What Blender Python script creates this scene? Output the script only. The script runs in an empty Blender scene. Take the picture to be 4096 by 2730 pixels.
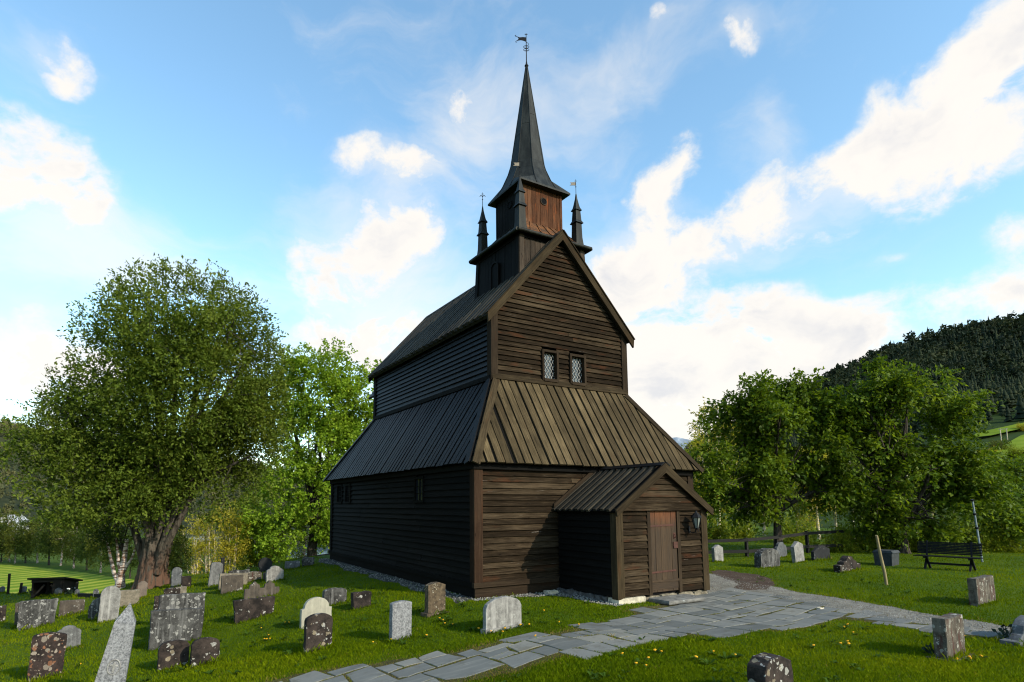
import bpy, bmesh, math, random
import numpy as np
from mathutils import Vector, Matrix
from mathutils.geometry import delaunay_2d_cdt

SC = bpy.context.scene
COL = SC.collection
rnd = random.Random(7)
PI = math.pi

# ------------------------------------------------------------------ camera
CAM = np.array([-7.50253, -12.88608, 2.28889])
YAW, PITCH, ROLL, F = 0.530683, 0.114028, -0.0029235, 2347.15   # F in pixels of a 4096 wide frame
PCX, PCY = 2048 - 138.56, 1365 + 385.55     # principal point: the photograph is shifted upwards like a view camera's


def cam_rows():
    cy, sy = math.cos(YAW), math.sin(YAW)
    f = np.array([sy * math.cos(PITCH), cy * math.cos(PITCH), math.sin(PITCH)])
    r = np.array([cy, -sy, 0.0])
    u = np.cross(r, f)
    c, s = math.cos(ROLL), math.sin(ROLL)
    return np.array([c * r + s * u, -s * r + c * u, f])


M = cam_rows()
K = 4096 / 2353.0            # survey pixels (2353 wide) to full pixels


def ray(x, y):
    d = M.T @ np.array([(x * K - PCX) / F, -(y * K - PCY) / F, 1.0])
    return d / np.linalg.norm(d)


def S01(t):
    t = np.clip(t, 0, 1)
    return t * t * (3 - 2 * t)


LIP_A = [-70, -20, -9, -6, -2, 0, 2.5, 5, 8, 13, 20, 32]
LIP_R = [60, 50, 35.2, 31.6, 27.4, 28.5, 29.5, 27.5, 25.5, 27, 30, 45]


def gz(x, y):
    """height of the churchyard ground"""
    x = np.asarray(x, float); y = np.asarray(y, float)
    s = .04 + .13 * S01((y + 13) / 16)
    u = -1.5 - x
    uu = 15 * np.tanh(np.maximum(np.log1p(np.exp(np.clip(u * 1.2, -30, 30))) / 1.2, np.where(u > 20, u, 0)) / 15)
    z = -s * uu - .11 * np.exp(-((x - 3.8) ** 2 / 13.5 + (y + 3.6) ** 2 / 5.8))
    r = np.hypot(x - CAM[0], y - CAM[1]); az = np.degrees(np.arctan2(x - CAM[0], y - CAM[1]))
    rl = np.interp(az, LIP_A, LIP_R)
    d = np.maximum(0, r - rl)
    wl = (1 - S01((az - 22) / 10)) * S01((az + 70) / 25)
    z = z - wl * (3.2 * S01(d / 8) + .004 * d)
    z = z - wl * S01((az - 2) / 8) * 7 * S01((d - 8) / 70)
    dr = np.maximum(0, x - 27)
    z = z - 1.2 * S01(dr / 12)
    z = z - 12 * S01((r - 120) / 300)
    z = z + .025 * np.sin(x * 1.3 + y * .7) * np.sin(y * 1.1 - x * .4) * S01((r - 5) / 4)
    return z


def hit(x, y, off=0.0):
    d = ray(x, y)
    f = lambda t: CAM[2] + d[2] * t - float(gz(CAM[0] + d[0] * t, CAM[1] + d[1] * t)) - off
    t0 = t = 3.0
    while t < 300:
        if f(t) < 0:
            for _ in range(14):
                m = (t0 + t) / 2
                if f(m) < 0: t = m
                else: t0 = m
            return CAM + d * t
        t0 = t; t += .3
    return CAM + d * 300


def at(x, y, depth):
    """point on the ray through a survey pixel at a given depth from the camera"""
    d = M.T @ np.array([(x * K - PCX) / F, -(y * K - PCY) / F, 1.0])
    return CAM + d * depth


def depth_of(P):
    return float(M[2] @ (np.asarray(P) - CAM))


def ppm(depth):
    return F / depth / K       # survey pixels per metre


cd = bpy.data.cameras.new("camera")
co = bpy.data.objects.new("camera", cd)
COL.objects.link(co)
mw = Matrix([[M[0][i], M[1][i], -M[2][i], CAM[i]] for i in range(3)] + [[0, 0, 0, 1]])
co.matrix_world = mw
cd.sensor_width = 36
cd.lens = 36 * F / 4096
cd.shift_x = (2048 - PCX) / 4096
cd.shift_y = -(1365 - PCY) / 4096
cd.clip_start = .1
cd.clip_end = 20000
SC.camera = co

# ------------------------------------------------------------------ helpers


class MB:
    """collects polygons with uv and a per-face tint, builds ONE mesh object"""

    def __init__(s):
        s.v = []; s.f = []; s.uv = []; s.t = []; s.sm = []

    def face(s, pts, uvs=None, tint=.5, smooth=False):
        b = len(s.v)
        s.v += [tuple(p) for p in pts]
        s.f.append(tuple(range(b, b + len(pts))))
        s.uv.append(uvs if uvs else [(0, 0)] * len(pts))
        s.t.append(tint); s.sm.append(smooth)

    def hexa(s, A, B, tint=None, uv0=None):
        """A,B: four corners each (back, front); the first edge A0-A1 is the grain direction"""
        if tint is None: tint = rnd.random()
        if uv0 is None: uv0 = (rnd.uniform(0, 50), rnd.uniform(0, 50))
        A = [Vector(p) for p in A]; B = [Vector(p) for p in B]
        g = (A[1] - A[0]) + (A[2] - A[3])
        if g.length < 1e-6: g = Vector((1, 0, 0))
        g.normalize()
        quads = [[B[0], B[1], B[2], B[3]], [A[3], A[2], A[1], A[0]]]
        for i in range(4):
            j = (i + 1) % 4
            quads.append([A[i], A[j], B[j], B[i]])
        cen = sum(A + B, Vector()) / 8
        for q in quads:
            n = (q[2] - q[0]).cross(q[3] - q[1])
            if n.length < 1e-9: continue
            fc = sum(q, Vector()) / 4
            if n.dot(fc - cen) < 0:
                q = q[::-1]; n = -n
            n.normalize()
            gg = g - n * g.dot(n)
            if gg.length < .3:
                gg = n.orthogonal()
            gg.normalize(); h = n.cross(gg)
            s.face(q, [(p.dot(gg) + uv0[0], p.dot(h) + uv0[1]) for p in q], tint)

    def plank(s, p00, p10, p11, p01, n, tb, tt=None, tint=None):
        if tt is None: tt = tb
        n = Vector(n)
        s.hexa([p00, p10, p11, p01], [Vector(p00) + n * tb, Vector(p10) + n * tb, Vector(p11) + n * tt, Vector(p01) + n * tt], tint)

    def box(s, lo, hi, grain=0, tint=None):
        x0, y0, z0 = lo; x1, y1, z1 = hi
        if grain == 0:
            A = [(x0, y0, z0), (x1, y0, z0), (x1, y1, z0), (x0, y1, z0)]
            B = [(x0, y0, z1), (x1, y0, z1), (x1, y1, z1), (x0, y1, z1)]
        elif grain == 1:
            A = [(x0, y0, z0), (x0, y1, z0), (x1, y1, z0), (x1, y0, z0)]
            B = [(x0, y0, z1), (x0, y1, z1), (x1, y1, z1), (x1, y0, z1)]
        else:
            A = [(x0, y0, z0), (x0, y0, z1), (x1, y0, z1), (x1, y0, z0)]
            B = [(x0, y1, z0), (x0, y1, z1), (x1, y1, z1), (x1, y1, z0)]
        s.hexa(A, B, tint)

    def beam(s, a, b, w, h, up=(0, 0, 1), tint=None):
        """bar from a to b, w across, h along up"""
        a = Vector(a); b = Vector(b); d = (b - a).normalized(); up = Vector(up)
        side = d.cross(up)
        if side.length < 1e-4: side = d.orthogonal()
        side.normalize(); u = side.cross(d).normalized()
        o = -side * w / 2 - u * h / 2
        A = [a + o, b + o, b + o + side * w, a + o + side * w]
        s.hexa(A, [p + u * h for p in A], tint)

    def tube(s, pts, rad, n=8, tint=.5, cap=True):
        pts = [Vector(p) for p in pts]
        rings = []
        ref = None
        L = 0
        for i, p in enumerate(pts):
            d = (pts[min(i + 1, len(pts) - 1)] - pts[max(i - 1, 0)]).normalized()
            if ref is None:
                ref = d.orthogonal().normalized()
            ref = (ref - d * ref.dot(d))
            if ref.length < 1e-5: ref = d.orthogonal()
            ref.normalize()
            q = d.cross(ref)
            r = rad[i] if hasattr(rad, '__len__') else rad
            if i: L += (p - pts[i - 1]).length
            rings.append(([p + (ref * math.cos(2 * PI * k / n) + q * math.sin(2 * PI * k / n)) * r for k in range(n)], L, r))
        b = len(s.v)
        for R, _, _ in rings:
            s.v += [tuple(x) for x in R]
        for i in range(len(rings) - 1):
            for k in range(n):
                k2 = (k + 1) % n
                s.f.append((b + i * n + k, b + i * n + k2, b + (i + 1) * n + k2, b + (i + 1) * n + k))
                u0, u1 = rings[i][1], rings[i + 1][1]
                c = rings[i][2] * 6.28 / n
                s.uv.append([(u0, k * c), (u0, (k + 1) * c), (u1, (k + 1) * c), (u1, k * c)])
                s.t.append(tint); s.sm.append(True)
        if cap:
            s.face(rings[0][0][::-1], None, tint); s.face(rings[-1][0], None, tint)

    def lathe(s, o, prof, n=12, tint=.5, smooth=True, rot=0):
        """prof: list of (r,z); around vertical axis through o"""
        o = Vector(o)
        rings = [[o + Vector((r * math.cos(rot + 2 * PI * k / n), r * math.sin(rot + 2 * PI * k / n), z)) for k in range(n)] for r, z in prof]
        for i in range(len(rings) - 1):
            for k in range(n):
                k2 = (k + 1) % n
                q = [rings[i][k], rings[i][k2], rings[i + 1][k2], rings[i + 1][k]]
                z0, z1 = prof[i][1], prof[i + 1][1]
                s.face(q, [(z0, k * .1), (z0, k * .1 + .1), (z1, k * .1 + .1), (z1, k * .1)], tint, smooth)
        if prof[0][0] > 1e-4: s.face(rings[0][::-1], None, tint)
        if prof[-1][0] > 1e-4: s.face(rings[-1], None, tint)

    def build(s, name, mat, parent=None, loc=None, merge=False):
        me = bpy.data.meshes.new(name)
        me.from_pydata(s.v, [], s.f)
        uvl = me.uv_layers.new(name="UVMap")
        flat = [c for f in s.uv for p in f for c in p]
        uvl.data.foreach_set("uv", flat)
        a = me.attributes.new("tint", 'FLOAT', 'FACE')
        a.data.foreach_set("value", s.t)
        me.polygons.foreach_set("use_smooth", s.sm)
        if merge:
            bm = bmesh.new(); bm.from_mesh(me)
            bmesh.ops.remove_doubles(bm, verts=bm.verts, dist=1e-4)
            bm.to_mesh(me); bm.free()
        me.update()
        return link(name, me, mat, parent, loc)


def link(name, me, mat, parent=None, loc=None):
    if mat and not me.materials: me.materials.append(mat)
    o = bpy.data.objects.new(name, me)
    COL.objects.link(o)
    if parent: o.parent = parent
    if loc is not None: o.location = Vector(loc)
    return o


def quads_mesh(name, V, Fc, mat, tint=None, parent=None, smooth=False):
    """fast mesh from numpy arrays; Fc (n,k) faces all with k corners"""
    me = bpy.data.meshes.new(name)
    V = np.ascontiguousarray(V, np.float32); Fc = np.ascontiguousarray(Fc, np.int32)
    n, k = Fc.shape
    me.vertices.add(len(V)); me.vertices.foreach_set("co", V.ravel())
    me.loops.add(n * k); me.loops.foreach_set("vertex_index", Fc.ravel())
    me.polygons.add(n)
    me.polygons.foreach_set("loop_start", np.arange(0, n * k, k, dtype=np.int32))
    if smooth: me.polygons.foreach_set("use_smooth", np.ones(n, bool))
    me.update(calc_edges=True)
    if tint is not None:
        a = me.attributes.new("tint", 'FLOAT', 'FACE')
        a.data.foreach_set("value", np.ascontiguousarray(tint, np.float32))
    me.validate()
    return link(name, me, mat, parent)


def tag(o, label, cat, group=None, kind=None):
    o['label'] = label; o['category'] = cat
    if group: o['group'] = group
    if kind: o['kind'] = kind
    return o


def struct(o, kind='structure'):
    o['kind'] = kind
    return o


def thing(name, label, cat, loc=(0, 0, 0), rz=0, group=None):
    o = bpy.data.objects.new(name, None)
    o.empty_display_size = .2
    COL.objects.link(o)
    o.location = Vector(loc); o.rotation_euler = (0, 0, rz)
    return tag(o, label, cat, group)


def dup(root, loc, rz=None, label=None, scale=None, group=None):
    r = root.copy(); COL.objects.link(r); r.location = Vector(loc)
    if rz is not None: r.rotation_euler = (0, 0, rz)
    if scale: r.scale = (scale,) * 3
    if label: r['label'] = label
    if group: r['group'] = group
    for ch in list(root.children):
        c = ch.copy(); COL.objects.link(c); c.parent = r
        for g in list(ch.children):
            d = g.copy(); COL.objects.link(d); d.parent = c
    return r


# ------------------------------------------------------------------ materials
class NT:
    def __init__(s, name):
        s.m = bpy.data.materials.new(name); s.m.use_nodes = True
        s.t = s.m.node_tree; s.t.nodes.clear()
        s.out = s.n('ShaderNodeOutputMaterial')

    def n(s, typ, **kw):
        x = s.t.nodes.new(typ)
        for k, v in kw.items(): setattr(x, k, v)
        return x

    def l(s, a, b): s.t.links.new(a, b)

    def math(s, op, a, b=None, c=None, clamp=False):
        x = s.n('ShaderNodeMath', operation=op, use_clamp=clamp)
        for i, q in enumerate((a, b, c)):
            if q is None: continue
            if hasattr(q, 'is_linked'): s.l(q, x.inputs[i])
            else: x.inputs[i].default_value = q
        return x.outputs[0]

    def noise(s, vec, scale, detail=4, rough=.55, dist=0):
        x = s.n('ShaderNodeTexNoise')
        x.inputs['Scale'].default_value = scale; x.inputs['Detail'].default_value = detail
        x.inputs['Roughness'].default_value = rough; x.inputs['Distortion'].default_value = dist
        if vec is not None: s.l(vec, x.inputs['Vector'])
        return x.outputs[0]

    def voro(s, vec, scale, feature='F1', rand=1):
        x = s.n('ShaderNodeTexVoronoi', feature=feature)
        x.inputs['Scale'].default_value = scale; x.inputs['Randomness'].default_value = rand
        if vec is not None: s.l(vec, x.inputs['Vector'])
        return x

    def map(s, vec, scale=(1, 1, 1), loc=(0, 0, 0), rot=(0, 0, 0)):
        x = s.n('ShaderNodeMapping')
        x.inputs['Scale'].default_value = scale; x.inputs['Location'].default_value = loc; x.inputs['Rotation'].default_value = rot
        s.l(vec, x.inputs['Vector'])
        return x.outputs[0]

    def ramp(s, fac, stops, interp='LINEAR'):
        x = s.n('ShaderNodeValToRGB')
        e = x.color_ramp.elements
        x.color_ramp.interpolation = interp
        while len(e) < len(stops): e.new(.5)
        for q, (p, c) in zip(e, stops):
            q.position = p; q.color = (*c, 1) if len(c) == 3 else c
        s.l(fac, x.inputs[0])
        return x.outputs[0]

    def mix(s, fac, a, b, mode='MIX'):
        x = s.n('ShaderNodeMix', data_type='RGBA', blend_type=mode)
        if hasattr(fac, 'is_linked'): s.l(fac, x.inputs[0])
        else: x.inputs[0].default_value = fac
        for i, q in ((6, a), (7, b)):
            if hasattr(q, 'is_linked'): s.l(q, x.inputs[i])
            else: x.inputs[i].default_value = (*q, 1)
        return x.outputs[2]

    def smooth(s, v, lo, hi):
        x = s.n('ShaderNodeMapRange', interpolation_type='SMOOTHSTEP')
        s.l(v, x.inputs[0]); x.inputs[1].default_value = lo; x.inputs[2].default_value = hi
        return x.outputs[0]

    def bump(s, h, strength=.3, dist=.01, normal=None):
        x = s.n('ShaderNodeBump')
        x.inputs['Strength'].default_value = strength; x.inputs['Distance'].default_value = dist
        s.l(h, x.inputs['Height'])
        if normal is not None: s.l(normal, x.inputs['Normal'])
        return x.outputs[0]

    def bsdf(s, col, rough=.8, spec=.3, normal=None, metal=0):
        x = s.n('ShaderNodeBsdfPrincipled')
        if hasattr(col, 'is_linked'): s.l(col, x.inputs['Base Color'])
        else: x.inputs['Base Color'].default_value = (*col, 1)
        if hasattr(rough, 'is_linked'): s.l(rough, x.inputs['Roughness'])
        else: x.inputs['Roughness'].default_value = rough
        x.inputs['Specular IOR Level'].default_value = spec
        x.inputs['Metallic'].default_value = metal
        if normal is not None: s.l(normal, x.inputs['Normal'])
        return x.outputs[0]

    def done(s, sh):
        s.l(sh, s.out.inputs[0]); return s.m

    def uv(s): return s.n('ShaderNodeTexCoord').outputs['UV']
    def obj(s): return s.n('ShaderNodeTexCoord').outputs['Object']
    def gen(s): return s.n('ShaderNodeTexCoord').outputs['Generated']

    def tint(s): return s.n('ShaderNodeAttribute', attribute_name='tint').outputs['Fac']

    def objrand(s, k=37.0):
        """object coordinates shifted by a random amount per object"""
        oi = s.n('ShaderNodeObjectInfo')
        v = s.n('ShaderNodeVectorMath', operation='ADD')
        c = s.n('ShaderNodeCombineXYZ')
        a = s.math('MULTIPLY', oi.outputs['Random'], k)
        s.l(a, c.inputs[0]); s.l(a, c.inputs[1]); s.l(a, c.inputs[2])
        s.l(s.obj(), v.inputs[0]); s.l(c.outputs[0], v.inputs[1])
        return v.outputs[0]


def wood(name, dark, mid, light, red=None, red_amt=.25, rough=.8, spec=.25, pale=None, pale_amt=.12, knots=True):
    w = NT(name)
    uv = w.uv(); t = w.tint()
    st = w.noise(w.map(uv, (1.6, 34, 1)), 1.0, 5, .62, .3)
    big = w.noise(w.map(uv, (.7, 2.2, 1)), 1.0, 3, .6)
    fine = w.noise(w.map(uv, (5, 140, 1)), 1.0, 3, .7)
    f = w.math('ADD', w.math('MULTIPLY', st, .55), w.math('MULTIPLY', big, .25))
    f = w.math('ADD', f, w.math('MULTIPLY', fine, .2))
    f = w.math('ADD', f, w.math('MULTIPLY_ADD', t, .15, -.075))
    wz = w.noise(w.map(w.obj(), (.45, .45, .9)), 1.0, 4, .6)      # broad weathering across many boards
    f = w.math('ADD', f, w.math('MULTIPLY_ADD', wz, .30, -.15))
    c = w.ramp(f, [(.30, dark), (.50, mid), (.70, light)])
    if red:
        rf = w.smooth(w.noise(w.map(uv, (.8, 3, 1), (9, 3, 0)), 1, 3, .6), .56, .72)
        c = w.mix(w.math('MULTIPLY', rf, red_amt), c, red)
    if pale:
        pf = w.smooth(w.noise(w.map(uv, (1.1, 16, 1), (31, 13, 0)), 1, 6, .7), .63, .76)
        c = w.mix(w.math('MULTIPLY', pf, pale_amt), c, pale)
    if knots:
        v = w.voro(w.map(uv, (1.7, 5.5, 1), (3.1, 1.7, 0)), 1.0)
        k = w.smooth(v.outputs['Distance'], .10, .05)
        c = w.mix(w.math('MULTIPLY', k, .7), c, tuple(x * .45 for x in dark))
    b = w.math('ADD', w.math('MULTIPLY', st, .7), w.math('MULTIPLY', fine, .5))
    return w.done(w.bsdf(c, rough, spec, w.bump(b, .55, .006)))


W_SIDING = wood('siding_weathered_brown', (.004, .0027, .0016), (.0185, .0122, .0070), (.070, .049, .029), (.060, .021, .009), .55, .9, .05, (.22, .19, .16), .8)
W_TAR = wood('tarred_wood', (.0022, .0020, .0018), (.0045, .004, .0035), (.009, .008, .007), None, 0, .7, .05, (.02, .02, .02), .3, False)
W_TARSHEEN = wood('tarred_wood_worn', (.0016, .0015, .0014), (.0045, .0042, .0042), (.012, .0118, .0122), None, 0, .5, .12, (.06, .063, .072), .8, False)
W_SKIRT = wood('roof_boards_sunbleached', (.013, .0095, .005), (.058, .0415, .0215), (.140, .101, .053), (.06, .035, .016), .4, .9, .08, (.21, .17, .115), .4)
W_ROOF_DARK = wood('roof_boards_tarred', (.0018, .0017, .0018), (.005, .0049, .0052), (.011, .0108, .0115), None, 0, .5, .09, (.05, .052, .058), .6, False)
W_ROOF_MID = wood('roof_boards_weathered', (.008, .0065, .0045), (.028, .023, .016), (.070, .058, .039), None, 0, .8, .18, None, 0, False)
W_TRIM = wood('trim_boards', (.010, .0066, .0035), (.031, .0215, .0115), (.070, .050, .027), (.06, .027, .010), .4, .9, .08, (.26, .22, .16), .25)
W_TRIM_DARK = wood('trim_dark', (.009, .0055, .003), (.024, .0155, .009), (.050, .034, .02), (.035, .014, .006), .4, .85, .1, None, 0, False)
W_POST_RED = wood('post_red_brown', (.009, .0052, .003), (.024, .0125, .007), (.050, .029, .017), (.07, .024, .009), .5, .85, .08)
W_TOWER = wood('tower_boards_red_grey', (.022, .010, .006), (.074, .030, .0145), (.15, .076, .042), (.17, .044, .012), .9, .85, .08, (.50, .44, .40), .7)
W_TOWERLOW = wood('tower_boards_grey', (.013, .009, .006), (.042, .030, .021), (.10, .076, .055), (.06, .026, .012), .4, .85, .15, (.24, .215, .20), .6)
W_DOOR = wood('door_boards', (.016, .009, .005), (.050, .027, .012), (.095, .052, .022), (.15, .045, .010), .5, .75, .3)
W_FENCE = wood('fence_black_wood', (.003, .0025, .002), (.007, .006, .005), (.014, .012, .01), None, 0, .8, .3, None, 0, False)
W_SHED = wood('shed_wood', (.004, .0035, .003), (.012, .010, .0075), (.032, .025, .019), None, 0, .85, .2, None, 0, False)
W_STAKE = wood('pale_stake_wood', (.12, .085, .04), (.27, .21, .11), (.38, .31, .19), None, 0, .85, .2)


def slate_copper(name, base, hi, rough=.55):
    w = NT(name)
    p = w.obj()
    a = w.noise(w.map(p, (2, 2, .35)), 3, 5, .65)
    b = w.noise(p, 14, 3, .6)
    c = w.mix(w.smooth(a, .35, .7), base, hi)
    c = w.mix(w.math('MULTIPLY', w.smooth(b, .55, .75), .35), c, tuple(x * .5 for x in base))
    return w.done(w.bsdf(c, rough, .14, w.bump(b, .2, .01)))


M_SPIRE = slate_copper('spire_dark_sheet', (.010, .011, .0105), (.027, .029, .027), .6)
M_APRON = slate_copper('apron_tarred', (.008, .008, .0065), (.024, .023, .017), .6)


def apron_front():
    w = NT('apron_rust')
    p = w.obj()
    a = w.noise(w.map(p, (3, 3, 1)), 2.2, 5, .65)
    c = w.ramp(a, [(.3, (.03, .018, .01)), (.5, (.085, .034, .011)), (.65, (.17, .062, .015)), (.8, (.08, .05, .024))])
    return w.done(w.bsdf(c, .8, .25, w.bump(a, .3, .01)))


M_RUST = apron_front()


def plain(name, col, rough=.6, spec=.4, metal=0, var=.25, scale=12):
    w = NT(name)
    p = w.obj()
    a = w.noise(p, scale, 5, .6)
    c = w.mix(w.smooth(a, .3, .7), tuple(x * (1 - var) for x in col), tuple(min(1, x * (1 + var)) for x in col))
    return w.done(w.bsdf(c, rough, spec, w.bump(a, .15, .005), metal))


M_IRON = plain('black_iron', (.008, .008, .009), .7, .15)
M_IRONRED = plain('rusty_iron', (.06, .020, .012), .7, .3)
M_GILT = plain('pale_vane_metal', (.22, .17, .12), .5, .5)
M_DARKVOID = plain('dark_interior', (.004, .004, .005), .9, .1)
M_LEAD = plain('lead_lattice', (.30, .29, .27), .6, .4)
M_WHITEPAINT = plain('white_paint', (.78, .77, .73), .6, .4, 0, .05)
M_HOUSEROOF = plain('house_roof', (.42, .42, .44), .7, .3)
M_FOUND = plain('foundation_stone_cream', (.42, .37, .28), .9, .2, 0, .3, 6)
M_FOUND_DARK = plain('foundation_stone_grey', (.075, .072, .07), .9, .2, 0, .4, 6)
M_POLE = plain('grey_pole', (.20, .23, .25), .5, .5)
M_YELLOW = plain('dandelion_yellow', (.70, .33, .01), .7, .2, 0, .15, 60)
M_STEM = plain('flower_stem', (.08, .16, .02), .7, .2)
M_RED = plain('red_petals', (.40, .012, .02), .7, .2)
M_DARKPLANT = plain('dark_foliage', (.02, .035, .02), .8, .2)
M_BENCH = plain('bench_black_paint', (.005, .0055, .0065), .7, .2)
M_GREYCHEST = plain('chest_dark_slate', (.030, .034, .036), .75, .3, 0, .3, 8)


def glass_mat():
    w = NT('window_glass')
    return w.done(w.bsdf((.012, .013, .016), .08, .6))


M_GLASS = glass_mat()


def lamp_glass():
    w = NT('lantern_glass')
    return w.done(w.bsdf((.16, .17, .15), .3, .3))


M_LGLASS = lamp_glass()


def stone(name, base, dark, spot=(.5, .48, .44), amount=.3, spot2=None, amount2=.2, streak=0, scale=1.0, rough=.9, red=None):
    w = NT(name)
    p = w.objrand()
    a = w.noise(p, 5 * scale, 6, .68)
    b = w.noise(p, 38 * scale, 3, .7)
    c = w.mix(w.smooth(w.math('ADD', w.math('MULTIPLY', a, .75), w.math('MULTIPLY', b, .25)), .36, .64), dark, base)
    if streak:
        s_ = w.noise(w.map(p, (9, 9, .7)), 1.5, 4, .6)
        c = w.mix(w.math('MULTIPLY', w.smooth(s_, .48, .7), streak), c, tuple(min(.8, x * 2.0 + .05) for x in base))
    if red:
        s_ = w.noise(w.map(p, (7, 7, 1.2), (5, 5, 5)), 1.2, 4, .6)
        c = w.mix(w.math('MULTIPLY', w.smooth(s_, .52, .62), .8), c, red)
    wob = w.n('ShaderNodeVectorMath', operation='MULTIPLY_ADD')
    nz = w.n('ShaderNodeTexNoise'); nz.inputs['Scale'].default_value = 14; w.l(p, nz.inputs['Vector'])
    w.l(nz.outputs['Color'], wob.inputs[0]); wob.inputs[1].default_value = (.07, .07, .07); w.l(p, wob.inputs[2])
    mask = w.noise(p, 2.6, 2, .5)

    def spots(sc, r0, col, amt, cin, off):
        v = w.voro(w.map(wob.outputs[0], (1, 1, 1), off), sc)
        cell = w.n('ShaderNodeSeparateColor'); w.l(v.outputs['Color'], cell.inputs[0])
        rad = w.math('MULTIPLY', cell.outputs[0], r0)
        inside = w.smooth(w.math('SUBTRACT', v.outputs['Distance'], rad), .04, -.02)
        has = w.math('LESS_THAN', w.math('ADD', cell.outputs[1], w.math('MULTIPLY_ADD', mask, 2.2, -1.1)), amt)
        fac = w.math('MULTIPLY', inside, has)
        colv = w.mix(cell.outputs[2], tuple(x * .6 for x in col), col)
        colv = w.mix(w.math('MULTIPLY', w.smooth(b, .4, .7), .35), colv, tuple(x * .4 for x in col))
        return w.mix(w.math('MULTIPLY', fac, .82), cin, colv)
    if amount:
        c = spots(11 * scale, .52, spot, amount, c, (0, 0, 0))
        c = spots(27 * scale, .5, spot, amount * .7, c, (4, 2, 7))
    if spot2:
        c = spots(13 * scale, .55, spot2, amount2, c, (11, 3, 5))
    h = w.math('ADD', w.math('MULTIPLY', a, .6), w.math('MULTIPLY', b, .5))
    return w.done(w.bsdf(c, rough, .2, w.bump(h, .6, .012)))


ST_DARK = stone('stone_dark_lichen', (.046, .033, .027), (.009, .007, .006), (.40, .38, .34), .20, (.26, .21, .14), .12, 0, .85)
ST_GREYLI = stone('stone_grey_lichen', (.078, .074, .069), (.017, .0158, .0145), (.31, .295, .27), .33, None, 0, .5, .9)
ST_ORANGE = stone('stone_orange_lichen', (.040, .026, .022), (.009, .007, .006), (.33, .27, .21), .48, (.24, .105, .055), .42, 0, .85)
ST_GREY = stone('stone_grey_granite', (.15, .147, .141), (.075, .073, .071), (.25, .25, .24), .06, None, 0, .25, 1.6)
ST_LIGHT = stone('stone_light_grey', (.235, .222, .205), (.12, .113, .105), (.36, .35, .32), .06, None, 0, .35, 1.3)
ST_SPECK = stone('stone_speckled_granite', (.25, .245, .248), (.07, .07, .073), (.34, .34, .34), .05, None, 0, .12, 6.5)
ST_CREAM = stone('stone_cream', (.31, .285, .22), (.25, .23, .18), (.5, .48, .45), 0, None, 0, .1)
ST_TAN = stone('stone_tan_rough', (.215, .18, .135), (.105, .09, .066), (.32, .29, .25), .1, None, 0, 0, 1.8)
ST_PINK = stone('stone_pinkish', (.165, .125, .10), (.10, .08, .066), (.4, .38, .33), .05)
ST_BROWN = stone('stone_brown_granite', (.115, .082, .050), (.035, .025, .016), (.4, .36, .28), .08, None, 0, 0, 2.4)
ST_SLATE = stone('stone_slate_plain', (.085, .068, .053), (.045, .037, .03), (.35, .33, .3), .05, None, 0, .3)
ST_SHADE = stone('stone_blue_grey', (.105, .108, .112), (.05, .052, .055), (.28, .28, .28), .05, None, 0, .2)
ST_REDSTR = stone('stone_brown_streaked', (.115, .098, .076), (.038, .03, .023), (.36, .34, .29), .14, None, 0, .3, 1.2, .9, (.055, .02, .015))
ST_DARKSOLID = stone('stone_black', (.022, .022, .023), (.012, .012, .013), (.12, .12, .12), .02)


def grass_ground():
    w = NT('lawn_ground')
    p = w.obj()
    a = w.noise(p, .35, 4, .6); b = w.noise(p, 3.0, 4, .7); c_ = w.noise(p, 40, 3, .7)
    c = w.ramp(b, [(.3, (.034, .062, .002)), (.5, (.058, .096, .003)), (.7, (.090, .118, .006))])
    c = w.mix(w.smooth(a, .4, .65), c, (.045, .085, .006))
    c = w.mix(w.math('MULTIPLY', w.smooth(c_, .5, .8), .5), c, (.020, .040, .004))
    return w.done(w.bsdf(c, .95, .1, w.bump(w.math('ADD', b, c_), .6, .05)))


def leaf_mat(name, c0, c1, c2, trans=.35, rough=.5, spec=.3, scale=.5, dry=None):
    w = NT(name)
    t = w.tint()
    g = w.n('ShaderNodeNewGeometry').outputs['Position']
    nz = w.noise(g, scale, 3, .6)
    f = w.math('ADD', w.math('MULTIPLY', t, .6), w.math('MULTIPLY_ADD', nz, .9, -.25))
    c = w.ramp(f, [(.15, c0), (.5, c1), (.85, c2)])
    if dry: c = w.mix(w.smooth(t, 1.1, 1.3), c, dry)
    d = w.bsdf(c, rough, spec)
    tr = w.n('ShaderNodeBsdfTranslucent')
    w.l(w.mix(1.0, c, (1.25, 1.2, .6), 'MULTIPLY'), tr.inputs['Color'])
    m = w.n('ShaderNodeMixShader'); m.inputs[0].default_value = trans
    w.l(d, m.inputs[1]); w.l(tr.outputs[0], m.inputs[2])
    return w.done(m.outputs[0])


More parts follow.
